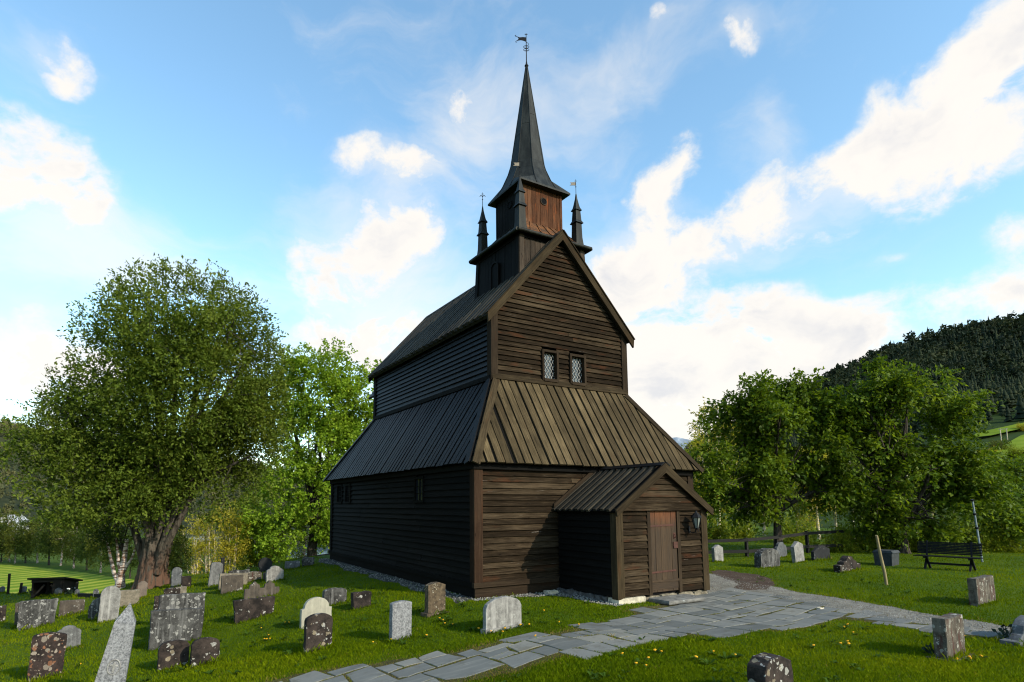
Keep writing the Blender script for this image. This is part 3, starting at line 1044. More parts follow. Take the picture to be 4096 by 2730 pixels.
# scrolled cross piece
zc = AP + .95
for sgn in (-1, 1):
    for dz, fl in ((0, 1), (.02, -1)):
        pts = [TC + UPZ * (zc + dz) + R_ * sgn * (.02 + .09 * math.sin(a)) + UPZ * fl * (.13 * (1 - math.cos(a)) / 2 + .02) for a in np.linspace(0, 4.2, 10)]
        mb.tube(pts, .011, 5)
mb.tube([TC + UPZ * (zc - .1), TC + UPZ * (zc + .16)], .022, 6)
mb.tube([TC + UPZ * (AP + 1.28) + R_ * .0, TC + UPZ * (AP + 1.22) + R_ * .08, TC + UPZ * (AP + 1.12) + R_ * .10], .010, 5)
mb.build('vane_scroll', M_IRON, vn)
mb = MB(); mb.tube([TC + UPZ * (AP + 1.69) - R_ * .06, TC + UPZ * (AP + 1.69) + R_ * .06], .012, 5); mb.build('vane_finial', M_IRON, vn)
mb = MB()
prof = [(0, 1.30), (0, 1.52), (-.14, 1.535), (-.26, 1.52), (-.36, 1.56), (-.30, 1.47), (-.36, 1.36), (-.22, 1.385), (-.12, 1.36)]
slab(mb, [TC + R_ * x + UPZ * (AP + z) + Vector((.012 * R_.y, -.012 * R_.x, 0)) for x, z in prof], Vector((R_.y, -R_.x, 0)), .02, .5)
mb.tube([TC + UPZ * (AP + 1.55) + R_ * x + UPZ * z for x, z in ((-.33, 0), (-.41, .02), (-.45, .07), (-.40, .10))], .012, 5)
mb.tube([TC + UPZ * (AP + 1.36) + R_ * x + UPZ * z for x, z in ((-.33, 0), (-.41, -.02), (-.43, -.07), (-.37, -.08))], .012, 5)
mb.build('vane_banner', M_IRON, vn)

# pinnacles
for sx, sy, m, vane in ((-1, -1, M_APRON, 1), (-1, 1, M_APRON, 0), (1, -1, M_APRON, 1), (1, 1, M_APRON, 0)):
    c = Vector((TX + sx * 1.30, TY + sy * 1.30, 0))
    mb = MB()
    r2 = math.sqrt(2)
    mb.lathe(c, [(.19 * r2, 11.46), (.145 * r2, 11.9), (.13 * r2, 12.48)], 4, .5, False, PI / 4)
    pn = mb.build('pinnacle', M_APRON, church)
    mb = MB()
    mb.lathe(c, [(.185 * r2, 12.48), (.18 * r2, 12.50), (.13 * r2, 12.60), (.105 * r2, 13.02)], 4, .5, False, PI / 4)
    mb.lathe(c, [(.150 * r2, 13.02), (.145 * r2, 13.04), (.10 * r2, 13.14), (.08 * r2, 13.24), (.035 * r2, 13.52), (.014 * r2, 13.74)], 4, .5, False, PI / 4)
    mb.build('pinnacle_roof', M_SPIRE, pn)
    mb = MB(); mb.tube([c + UPZ * 13.55, c + UPZ * 14.38], [.014, .008], 6)
    mb.lathe(c, [(0, 13.62), (.035, 13.65), (0, 13.69)], 6); mb.lathe(c, [(0, 14.02), (.03, 14.05), (0, 14.08)], 6)
    mb.tube([c + UPZ * 14.31 - R_ * .05, c + UPZ * 14.31 + R_ * .05], .008, 4)
    mb.build('vane_rod', M_IRON, pn)
    mb = MB()
    if vane:
        prof = [(0, 14.12), (0, 14.26), (-.22, 14.25), (-.16, 14.19), (-.23, 14.12)]
        slab(mb, [c + R_ * x + UPZ * z for x, z in prof], Vector((R_.y, -R_.x, 0)), .014, .5)
        mb.build('vane_banner', M_GILT, pn)
    else:
        mb.tube([c + UPZ * (14.16 + .09 * math.sin(abs(a) * 1.3)) + R_ * .05 * a for a in np.linspace(-2.2, 2.2, 17)], .012, 5)
        mb.build('vane_scroll', M_IRON, pn)

# measured heights and widths of the tower
for o in set(church.children_recursive) - N_BEFORE:
    n_ = len(o.data.vertices)
    co_ = np.empty(n_ * 3); o.data.vertices.foreach_get('co', co_); co_ = co_.reshape(-1, 3)
    co_[:, 0] = 3.869 + (co_[:, 0] - TX) * .895; co_[:, 1] = 2.93 + (co_[:, 1] - TY) * .895
    co_[:, 2] = np.interp(co_[:, 2], [0, 8.6, 11.372, 12.231, 13.804, 19.936, 23], [0, 8.2, 10.781, 11.536, 12.884, 17.871, 20.2])
    o.data.vertices.foreach_set('co', co_.ravel()); o.data.update()
# --- porch
PX0, PX1, PD, PZ0, PZE, PZR, PXC, PO = 2.575, 5.716, 2.282, .06, 2.174, 3.278, 4.131, .14
mb = MB(); mb.box((PX0 + .03, -PD + .05, .05), (PX1 - .03, -.05, PZE), 0, .2)
slab(mb, [(PX0 + .03, -.05, PZE), (PX1 - .03, -.05, PZE), (PXC, -.05, PZR - .1)], (0, 1, 0), PD - .1, .2)
mb.build('porch_core', M_DARKVOID, church)
DX0, DX1 = 3.675, 4.635
JW = .105
mb = MB()
clap(mb, (0, -PD, 0), (1, 0, 0), (0, -1, 0), PZ0 + .03, PZE - .03, lambda z: (PX0 + .17, DX0 - JW), .160, tb=.055, tt=.006)
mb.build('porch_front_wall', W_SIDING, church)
mb = MB()
clap(mb, (0, -PD, 0), (1, 0, 0), (0, -1, 0), PZ0 + .03, PZE - .03, lambda z: (DX1 + JW, PX1 - .17), .160, tb=.055, tt=.006)
mb.build('porch_front_wall', W_SIDING, church)
for nm, x, n in (('porch_side_wall', PX0, (-1, 0, 0)), ('porch_side_wall', PX1, (1, 0, 0))):
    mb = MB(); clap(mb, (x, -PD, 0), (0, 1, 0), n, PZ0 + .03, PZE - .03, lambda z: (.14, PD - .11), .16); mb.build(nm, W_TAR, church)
for x, sx in ((PX0, -1), (PX1, 1)):
    mb = MB()
    x0, x1 = sorted((x + sx * .06, x - sx * .165))
    mb.box((x0, -PD - .065, PZ0 - .02), (x1, -PD + .0, PZE + .02), 2)
    x0, x1 = sorted((x + sx * .057, x - sx * .0))
    mb.box((x0, -PD, PZ0 - .02), (x1, -PD + .14, PZE), 2)
    mb.build('porch_post', W_TRIM, church)
# gable of the porch
PS = (PZR - PZE + .05) / (PXC - (PX0 - PO))
mb = MB()
mb.plank((PX0 + .0, -PD - .06, PZE - .05), (PX1, -PD - .06, PZE - .05), (PX1 - .16, -PD - .06, PZE + .155), (PX0 + .16, -PD - .06, PZE + .155), (0, -1, 0), .045, .02, .62)
clap(mb, (0, -PD - .05, 0), (1, 0, 0), (0, -1, 0), PZE + .15, PZR - .16, lambda z: (PXC - (PZR - .13 - z) / PS, PXC + (PZR - .13 - z) / PS), .165, tb=.055, tt=.012)
mb.face([(PX0, -PD - .045, PZE - .04), (PX1, -PD - .045, PZE - .04), (PXC, -PD - .045, PZR - .08)], None, .2)
mb.build('porch_gable', W_SIDING, church)
# roof
PY0 = -PD - PO - .02
for sgn, xe in ((-1, PX0 - PO), (1, PX1 + PO)):
    zE = PZE - .05
    n = Vector((sgn * (PZR - zE), 0, abs(PXC - xe))).normalized()
    c = [Vector((xe, PY0, zE)), Vector((PXC, PY0, PZR)), Vector((PXC, -.045, PZR)), Vector((xe, -.045, zE))]
    un = MB(); slab(un, c, n, .05, .15); mb = MB()
    dn = (c[0] - c[1]).normalized()
    k = 10
    for i in range(k):
        y = PY0 + .17 + (2.16) * i / (k - 1) + rnd.uniform(-.02, .02)
        wv = .105
        p0 = Vector((xe, y, zE)) + dn * rnd.uniform(0, .05); p1 = Vector((PXC, y, PZR)) - Vector((sgn * -.06, 0, 0)) * 0
        q = [p0, p1, p1 + Vector((0, wv, 0)), p0 + Vector((0, wv, 0))]
        mb.hexa(q, [p + n * .070 for p in q])
    rf = mb.build('porch_roof', W_ROOF_MID, church)
    un.build('underlay', W_TAR, rf)
    hb = MB()
    top, bot = Vector((PXC, PY0, PZR)), Vector((xe, PY0, zE))
    ext = (bot - top).normalized() * .04
    P = [bot + ext + Vector((0, 0, -.13)) - ext, top + Vector((0, 0, -.2)), top + Vector((0, 0, .05)), bot + ext + Vector((0, 0, .05))]
    hb.hexa(P, [p + Vector((0, -.05, 0)) for p in P])
    hb.build('bargeboard', W_TRIM, rf)
    hb = MB()
    top, bot = Vector((PXC, -.05, PZR)), Vector((xe, -.05, zE))
    P = [bot + n * .03, top + n * .03, top + n * .03 + Vector((0, 0, .16)), bot + n * .03 + Vector((0, 0, .16))]
    hb.hexa([p + Vector((0, .01, 0)) for p in P], [p + Vector((0, -.05, 0)) for p in P])
    hb.build('flashing_board', W_TRIM_DARK, rf)
mb = MB()
for sgn in (-1, 1):
    d = Vector((sgn * (PXC - PX0 + PO), 0, -(PZR - PZE))).normalized(); n = Vector((sgn * (PZR - PZE), 0, PXC - PX0 + PO)).normalized()
    p0, p1 = Vector((PXC, PY0 - .05, PZR)) + n * .056, Vector((PXC, -.05, PZR)) + n * .056
    mb.hexa([p0, p1, p1 + d * .15, p0 + d * .15], [q + n * .03 for q in (p0, p1, p1 + d * .15, p0 + d * .15)])
mb.build('porch_ridge_board', W_ROOF_DARK, church)
# door
for x in (DX0 - JW, DX1):
    mb = MB(); mb.box((x, -PD - .055, PZ0), (x + JW, -PD + .03, PZE - .05), 2); mb.build('door_jamb', W_TRIM_DARK, church)
mb = MB()
nb = 5
for i in range(nb):
    x0 = DX0 + (DX1 - DX0) * i / nb; x1 = DX0 + (DX1 - DX0) * (i + 1) / nb
    mb.box((x0 + .004, -PD - .018 - rnd.uniform(0, .006), PZ0 + .06), (x1 - .004, -PD + .03, PZE - .06), 2)
mb.box((DX0, -PD - .030, PZ0 + .12), (DX1, -PD - .012, PZ0 + .30), 0, .3)
mb.box((DX0, -PD - .05, PZ0 + .30), (DX1, -PD - .012, PZ0 + .345), 0, .7)


def door_mat():
    w = NT('door_boards_weathered')
    uv = w.uv(); t = w.tint(); p = w.obj()
    st = w.noise(w.map(uv, (1.6, 40, 1)), 1.0, 5, .65, .3); fine = w.noise(w.map(uv, (5, 130, 1)), 1, 3, .7)
    f = w.math('ADD', w.math('MULTIPLY', st, .7), w.math('MULTIPLY', fine, .3))
    f = w.math('ADD', f, w.math('MULTIPLY_ADD', t, .2, -.1))
    low = w.ramp(f, [(.3, (.010, .006, .0035)), (.5, (.034, .0185, .0078)), (.7, (.066, .037, .016))])
    hi = w.ramp(f, [(.3, (.028, .009, .003)), (.5, (.085, .026, .006)), (.7, (.15, .05, .013))])
    z = w.n('ShaderNodeSeparateXYZ'); w.l(p, z.inputs[0])
    zz = w.math('ADD', z.outputs[2], w.math('MULTIPLY', w.noise(w.map(p, (22, 22, 1.5)), 1, 3, .6), .5))
    c = w.mix(w.smooth(zz, 1.85, 2.35), low, hi)      # boards under the eave keep their unweathered red brown
    return w.done(w.bsdf(c, .75, .3, w.bump(f, .5, .006)))


dr = mb.build('porch_door', door_mat(), church)
for z in (.60, 1.74):
    mb = MB(); mb.beam((DX0 + .01, -PD - .03, z), (DX1 - .09, -PD - .03, z + .02), .012, .04, (0, 0, 1)); mb.build('strap_hinge', M_IRONRED, dr)
mb = MB(); mb.box((DX1 - .15, -PD - .05, 1.17), (DX1 + .01, -PD - .02, 1.33), 2); mb.build('lock_plate', M_IRONRED, dr)
mb = MB(); mb.box((DX1 - .13, -PD - .034, 1.41), (DX1 - .06, -PD - .02, 1.56), 2); mb.tube([(DX1 - .095, -PD - .03, 1.53), (DX1 - .095, -PD - .07, 1.52), (DX1 - .095, -PD - .07, 1.44), (DX1 - .095, -PD - .03, 1.43)], .010, 6)
mb.build('handle', M_IRONRED, dr)
# lantern on the wall
LX, LZ, LY = 5.09, 1.70, -PD - .05
mb = MB()
mb.beam((LX, LY - .002, LZ - .16), (LX, LY - .002, LZ + .02), .055, .02, (0, -1, 0))
mb.tube([(LX, LY - .01, LZ - .12), (LX, LY - .10, LZ - .15), (LX, LY - .19, LZ - .13), (LX, LY - .235, LZ - .04)], .013, 6)
mb.tube([(LX, LY - .235 + .055 * math.cos(a), LZ - .10 + .05 * math.sin(a)) for a in np.linspace(-1.5, 3.4, 9)], .008, 5)
wl = mb.build('wall_lantern', M_IRON, church)
c = Vector((LX, LY - .235, LZ))
mb = MB(); mb.lathe(c, [(.055, -.045), (.06, -.03), (.045, -.02)], 6); mb.lathe(c, [(.145, .24), (.14, .26), (.05, .36), (.035, .37), (.02, .41), (0, .43)], 6, .5, False)
for k in range(6):
    a = 2 * PI * k / 6
    mb.tube([c + Vector((.05 * math.cos(a), .05 * math.sin(a), -.03)), c + Vector((.115 * math.cos(a), .115 * math.sin(a), .245))], .009, 5)
mb.build('lantern_cage', M_IRON, wl)
mb = MB(); mb.lathe(c, [(.044, -.02), (.106, .238)], 6, .5, False); mb.build('lantern_glass', M_LGLASS, wl)
# foundation stones
M_FOUND_MID = plain('foundation_stone_mossy', (.17, .145, .105), .9, .2, 0, .45, 7)
def rough_block(mb, lo, hi, j=.03):
    bm = bmesh.new()
    bmesh.ops.create_cube(bm, size=1)
    bmesh.ops.subdivide_edges(bm, edges=bm.edges, cuts=2, use_grid_fill=True)
    c = (Vector(lo) + Vector(hi)) / 2; s = Vector(hi) - Vector(lo)
    for v in bm.verts:
        p = v.co.copy()
        r = 1 - .05 * (abs(p.x) + abs(p.y) + abs(p.z) - .5)
        v.co = Vector((p.x * s.x * r, p.y * s.y * r, p.z * s.z * r)) + c + Vector((rnd.uniform(-j, j), rnd.uniform(-j, j), rnd.uniform(-j, j)))
    for f in bm.faces: mb.face([v.co.copy() for v in f.verts], None, .5)
    bm.free()


mb = MB(); rough_block(mb, (PX0 - .06, -PD - .08, -.26), (PX0 + .85, -PD + .3, .072), .012)
mb.build('foundation_stone', M_FOUND, church)
mb = MB()
for x0, x1 in ((3.45, 4.0), (4.02, 4.6), (4.64, 5.2), (5.22, 5.75)):
    rough_block(mb, (x0, -PD - .02, -.3), (x1, -PD + .3, .058 - .03 * rnd.random()), .022)
mb.build('foundation_stone', M_FOUND_MID, church)
mb = MB()
y = -PD + .35
while y < -.1:
    l = rnd.uniform(.35, .7)
    rough_block(mb, (PX0 - .08, y, -.2), (PX0 + .3, min(y + l - .03, -.05), .06), .03); y += l
mb.build('foundation_stone', M_FOUND_DARK, church)
mb = MB(); mb.box((PX0 + .1, -PD + .1, -.3), (PX1 - .05, -.02, .055), 0); mb.build('floor_sill', M_DARKVOID, church)

# ------------------------------------------------------------------ ground
def polar_ground():
    rs = np.concatenate([np.linspace(.0, 6, 8)[1:], np.geomspace(6.5, 60, 170), np.geomspace(62, 6000, 90)])
    naz = 900
    # finer angles inside the field of view
    fine = np.linspace(-14, 78, 620); rest = np.linspace(78, 346, 180)[1:-1]
    az = np.radians(np.concatenate([fine, rest]))
    naz = len(az)
    Rr, Az = np.meshgrid(rs, az, indexing='ij')
    X = CAM[0] + Rr * np.sin(Az); Y = CAM[1] + Rr * np.cos(Az)
    Z = gz(X, Y)
    V = np.stack([X.ravel(), Y.ravel(), Z.ravel()], 1)
    V = np.vstack([V, [[CAM[0], CAM[1], float(gz(CAM[0], CAM[1]))]]])
    nr = len(rs)
    i, j = np.meshgrid(np.arange(nr - 1), np.arange(naz), indexing='ij')
    j2 = (j + 1) % naz
    Fq = np.stack([i * naz + j, i * naz + j2, (i + 1) * naz + j2, (i + 1) * naz + j], -1).reshape(-1, 4)[:, ::-1]
    c = len(V) - 1
    jj = np.arange(naz)
    Fc = np.stack([np.full(naz, c), (jj + 1) % naz, jj, jj], -1)
    o = quads_mesh('ground', V, Fq, M_LAWN, None, None, True)
    return struct(o)


polar_ground()


def poly2(pts, jit=.0, step=.25, seed=1):
    """survey pixel outline -> ground outline, densified and roughened"""
    r = random.Random(seed)
    P = [hit(x, y)[:2] for x, y in pts]
    out = []
    for i in range(len(P)):
        a, b = P[i], P[(i + 1) % len(P)]
        k = max(1, int(np.linalg.norm(b - a) / step))
        for q in range(k):
            p = a + (b - a) * q / k
            out.append((p[0] + r.uniform(-jit, jit), p[1] + r.uniform(-jit, jit)))
    return out


def inside(poly, x, y):
    x = np.asarray(x); y = np.asarray(y)
    P = np.array(poly)
    k = np.flatnonzero((x > P[:, 0].min()) & (x < P[:, 0].max()) & (y > P[:, 1].min()) & (y < P[:, 1].max()))
    out = np.zeros(x.shape, bool)
    if len(k) == 0: return out
    x, y = x[k], y[k]
    r = np.zeros(x.shape, bool)
    j = len(poly) - 1
    for i in range(len(poly)):
        xi, yi = poly[i]; xj, yj = poly[j]
        if yi != yj:
            r ^= ((yi > y) != (yj > y)) & (x < (xj - xi) * (y - yi) / (yj - yi) + xi)
        j = i
    out[k] = r
    return out


def sheet(name, poly, mat, off, step=.3):
    xs = [p[0] for p in poly]; ys = [p[1] for p in poly]
    gx, gy = np.meshgrid(np.arange(min(xs), max(xs), step), np.arange(min(ys), max(ys), step))
    gx = gx.ravel(); gy = gy.ravel()
    k = inside(poly, gx, gy)
    pts = [Vector(p) for p in poly] + [Vector((a, b)) for a, b in zip(gx[k], gy[k])]
    n = len(poly)
    v, e, f, *_ = delaunay_2d_cdt(pts, [(i, (i + 1) % n) for i in range(n)], [], 1, 1e-5)
    me = bpy.data.meshes.new(name)
    me.from_pydata([(p.x, p.y, float(gz(p.x, p.y)) + off) for p in v], [], [tuple(q) for q in f])
    me.polygons.foreach_set("use_smooth", [True] * len(me.polygons))
    bm = bmesh.new(); bm.from_mesh(me); bmesh.ops.recalc_face_normals(bm, faces=bm.faces)
    for fc in bm.faces:
        if fc.normal.z < 0: fc.normal_flip()
    bm.to_mesh(me); bm.free()
    return struct(link(name, me, mat))


PATH = [(560, 1580), (690, 1549), (770, 1538), (850, 1529), (915, 1517), (985, 1509), (1040, 1500), (1110, 1486), (1180, 1470), (1260, 1458), (1350, 1441), (1400, 1431), (1462, 1412), (1440, 1404), (1475, 1395), (1512, 1392),
        (1560, 1370), (1625, 1362), (1690, 1357), (1740, 1360), (1800, 1373), (1900, 1393), (2010, 1419), (2100, 1432), (2200, 1445), (2340, 1466),
        (2345, 1478), (2225, 1463), (2120, 1452), (2040, 1436), (1975, 1428), (1930, 1424), (1895, 1432), (1862, 1442), (1800, 1450), (1720, 1452), (1640, 1462), (1560, 1465), (1490, 1470), (1420, 1487), (1340, 1502), (1260, 1519), (1180, 1545), (1100, 1560), (1000, 1590), (800, 1640)]
PATH_P = poly2(PATH, .06, .22, 3)
GRAV = [(1622, 1318), (1655, 1322), (1700, 1338), (1755, 1346), (1790, 1352), (1830, 1362), (1900, 1372), (1985, 1386), (2080, 1402), (2160, 1418), (2250, 1430), (2340, 1446), (2340, 1466), (2200, 1446), (2010, 1421), (1900, 1396), (1800, 1377), (1740, 1364), (1690, 1361), (1625, 1366), (1600, 1362)]
GRAV_P = poly2(GRAV, .05, .25, 4)
DIRT = [(1632, 1316), (1655, 1311), (1700, 1318), (1745, 1322), (1772, 1334), (1784, 1346), (1762, 1356), (1720, 1357), (1688, 1355), (1696, 1344), (1670, 1332)]
DIRT_P = poly2(DIRT, .05, .25, 5)
WALLG_P = [(-.05, -.1), (-.05, L_ + .3), (-.45, L_ + .35)] + [(-.62 + .12 * math.sin(y * 2.1) + .06 * math.sin(y * 5.3), y) for y in np.linspace(L_, -.4, 40)]
PORG_P = [(1.2, -.1), (1.3, -.5), (1.9, -.55), (2.15, -1.0), (2.12, -1.8), (2.3, -2.5), (2.62, -2.45), (2.62, -.1)]
FRONTG_P = [(-.2, -.10), (-.25, -.42), (.3, -.40), (.9, -.34), (1.3, -.42), (1.3, -.1)]
sheet('path_bed', PATH_P, M_BED, .008, .3)
sheet('gravel_strip', GRAV_P, M_GRAVEL, .012, .3)
sheet('dirt_patch', DIRT_P, M_DIRT, .018, .3)
sheet('gravel_border', WALLG_P, M_GRAVEL_D, .010, .3)
sheet('gravel_border', PORG_P, M_GRAVEL_D, .010, .3)
sheet('gravel_border', FRONTG_P, M_DIRT, .010, .3)


def chips():
    r = np.random.default_rng(5)
    Vs = []; Fs = []; n = 0; T = []
    base = np.array([[1, 0, -.4], [-.5, .86, -.4], [-.5, -.86, -.4], [.2, .3, .6], [-.3, -.2, .55]])
    bf = np.array([[0, 1, 3], [1, 4, 3], [1, 2, 4], [2, 0, 4], [0, 3, 4]])
    for poly, cnt, s0, s1 in ((GRAV_P, 3800, .010, .022), (DIRT_P, 120, .01, .022), (WALLG_P, 700, .015, .034), (PORG_P, 420, .018, .045), (FRONTG_P, 240, .012, .03)):
        xs = [p[0] for p in poly]; ys = [p[1] for p in poly]
        got = 0
        while got < cnt:
            m = 4000
            x = r.uniform(min(xs), max(xs), m); y = r.uniform(min(ys), max(ys), m)
            k = inside(poly, x, y); x, y = x[k][:cnt - got], y[k][:cnt - got]
            if len(x) == 0: continue
            z = gz(x, y) + .016
            for q in range(len(x)):
                s = r.uniform(s0, s1); a = r.uniform(0, 6.28); c, s_ = math.cos(a), math.sin(a)
                B = base + r.normal(0, .15, base.shape)
                B = B @ np.array([[c, -s_, 0], [s_, c, 0], [0, 0, r.uniform(.6, 1.1)]])
                Vs.append(B * s + [x[q], y[q], z[q]]); Fs.append(bf + n); n += 5
            got += len(x)
    V = np.vstack(Vs); Fc = np.vstack(Fs)
    o = quads_mesh('gravel', V, Fc, M_CHIPS)
    o['kind'] = 'stuff'; o['label'] = 'grey crushed stone lying along the church wall and the path'; o['category'] = 'gravel'


chips()


def flagstones():
    r = random.Random(21)
    cells = []

    def split(x0, y0, x1, y1):
        w, h = x1 - x0, y1 - y0
        mx = r.uniform(.62, 1.15)
        if w < mx and h < mx * .72:
            cells.append((x0, y0, x1, y1)); return
        if w / 1.35 > h:
            c = x0 + w * r.uniform(.36, .64); split(x0, y0, c, y1); split(c, y0, x1, y1)
        else:
            c = y0 + h * r.uniform(.36, .64); split(x0, y0, x1, c); split(x0, c, x1, y1)
    ang = math.radians(6)
    ca, sa = math.cos(ang), math.sin(ang)
    split(-12, -14, 16, 6)
    mb = MB()
    jv = {}
    global SLABS
    SLABS = []

    def jit(u, v):
        k = (round(u, 3), round(v, 3))
        if k not in jv: jv[k] = (u + r.uniform(-.055, .055), v + r.uniform(-.05, .05))
        return jv[k]
    pp = PATH_P
    for x0, y0, x1, y1 in cells:
        cu, cv = (x0 + x1) / 2, (y0 + y1) / 2
        wx = lambda u, v: (u * ca - v * sa, u * sa + v * ca)
        cx, cy = wx(cu, cv)
        tests = [wx(cu + (x1 - x0) * a, cv + (y1 - y0) * b) for a, b in ((0, 0), (.32, .32), (-.32, .32), (.32, -.32), (-.32, -.32))]
        ins = inside(pp, np.array([p[0] for p in tests]), np.array([p[1] for p in tests]))
        if not ins[0] or ins.sum() < 2: continue
        q = [jit(x0, y0), jit(x1, y0), jit(x1, y1), jit(x0, y1)]
        if ins.sum() < 5 or r.random() < .25:      # trimmed corner
            k = r.randrange(4)
            a, b, c = q[k - 1], q[k], q[(k + 1) % 4]
            t = r.uniform(.15, .35)
            q[k:k + 1] = [(b[0] + (a[0] - b[0]) * t, b[1] + (a[1] - b[1]) * t), (b[0] + (c[0] - b[0]) * t, b[1] + (c[1] - b[1]) * t)]
        m = len(q); cc = (sum(p[0] for p in q) / m, sum(p[1] for p in q) / m)
        gap = r.uniform(.010, .022)
        poly = []
        for i in range(m):
            a, b = q[i], q[(i + 1) % m]
            k = max(2, int(math.hypot(b[0] - a[0], b[1] - a[1]) / .16))
            for j in range(k):
                t = j / k
                p = (a[0] + (b[0] - a[0]) * t, a[1] + (b[1] - a[1]) * t)
                d = math.hypot(p[0] - cc[0], p[1] - cc[1])
                g = 1 - (gap * 1.25 + r.uniform(-.009, .009)) / max(d, .1)
                poly.append((cc[0] + (p[0] - cc[0]) * g, cc[1] + (p[1] - cc[1]) * g))
        W2 = [wx(*p) for p in poly]
        SLABS.append(W2)
        tl = [r.uniform(-.005, .005) for _ in range(2)]
        hz = .012 + r.uniform(-.003, .004)
        z = lambda p, o: float(gz(*p)) + o + (p[0] - cx) * tl[0] + (p[1] - cy) * tl[1]
        tint = r.random()
        tp = [(p[0], p[1], z(p, hz)) for p in W2]
        c3 = (cx, cy)
        inn = [(c3[0] + (p[0] - c3[0]) * .975, c3[1] + (p[1] - c3[1]) * .975) for p in W2]
        ti = [(p[0], p[1], z(p, hz + .006)) for p in inn]
        lo = [(p[0], p[1], z(p, hz - .05)) for p in W2]
        mb.face(ti, None, tint)
        for i in range(len(W2)):
            j = (i + 1) % len(W2)
            mb.face([tp[i], tp[j], ti[j], ti[i]], None, tint)
            mb.face([lo[i], lo[j], tp[j], tp[i]], None, tint)
    o = mb.build('stone_path', M_SLAB)
    struct(o)


flagstones()

# doorstep
mb = MB(); rough_block(mb, (0, 0, 0), (1.30, .66, .095), .008)
o = mb.build('doorstep', stone('stone_doorstep', (.19, .178, .16), (.10, .095, .086), (.3, .3, .28), .1), None, (3.46, -3.02, float(gz(4, -3)) + .035))
tag(o, 'flat worn grey stone doorstep in front of the porch door', 'doorstep')

# small loose stones by the porch
for i, (x, y, s, m, lab) in enumerate(((1266, 1366, .16, M_FOUND, 'small pale round stone lying in the corner of church wall and porch'),
                                        (1310, 1366, .20, M_FOUND_DARK, 'grey loose rock beside the porch foundation in shade'),
                                        (1885, 1401, .07, M_FOUND, 'little pale pebble on the gravel strip edge'))):
    p = hit(x, y)
    mb = MB(); rough_block(mb, (-s, -s * .6, -s * .3), (s, s * .6, s * .6), s * .14)
    tag(mb.build('loose_stone', m, None, p), lab, 'stone')

# mown field beyond the churchyard


def field_mat():
    w = NT('mown_field')
    p = w.obj()
    a = w.noise(p, .08, 3, .5); b = w.noise(p, 1.2, 4, .7)
    wv = w.n('ShaderNodeTexWave', wave_type='BANDS', bands_direction='Y', wave_profile='SIN')
    wv.inputs['Scale'].default_value = .12; wv.inputs['Distortion'].default_value = 5.0; wv.inputs['Detail'].default_value = 3; wv.inputs['Detail Scale'].default_value = .6
    w.l(w.map(p, (1, 1, 1), (0, 0, 0), (0, 0, .22)), wv.inputs['Vector'])
    f = w.math('ADD', w.math('MULTIPLY', wv.outputs[1], .38), w.math('MULTIPLY', b, .62))
    c = w.ramp(f, [(.28, (.095, .165, .005)), (.48, (.15, .215, .008)), (.68, (.29, .29, .035))])
    return w.done(w.bsdf(c, .95, .1))


FAR_X = [-120, 0, 100, 200, 260, 330, 400, 450]; FAR_Y = [1290, 1299, 1306, 1318, 1328, 1336, 1340, 1342]
V = []
FAR = []
for x in np.linspace(-120, 450, 60):
    p = hit(x, float(np.interp(x, FAR_X, FAR_Y)))
    a = math.atan2(p[0] - CAM[0], p[1] - CAM[1]); far = math.hypot(p[0] - CAM[0], p[1] - CAM[1])
    FAR.append((x, depth_of(p)))
    near = float(np.interp(math.degrees(a), LIP_A, LIP_R)) + 5
    far = max(far, near + 4)
    for k in np.linspace(0, 1, 70):
        r_ = near + (far - near) * k
        q = (CAM[0] + r_ * math.sin(a), CAM[1] + r_ * math.cos(a)); V.append((q[0], q[1], float(gz(*q)) + .05))
V = np.array(V)
i, j = np.meshgrid(np.arange(59), np.arange(69), indexing='ij')
struct(quads_mesh('mown_field', V, np.stack([i * 70 + j, (i + 1) * 70 + j, (i + 1) * 70 + j + 1, i * 70 + j + 1], -1).reshape(-1, 4)[:, ::-1], field_mat(), None, None, True))

# ------------------------------------------------------------------ grass blades


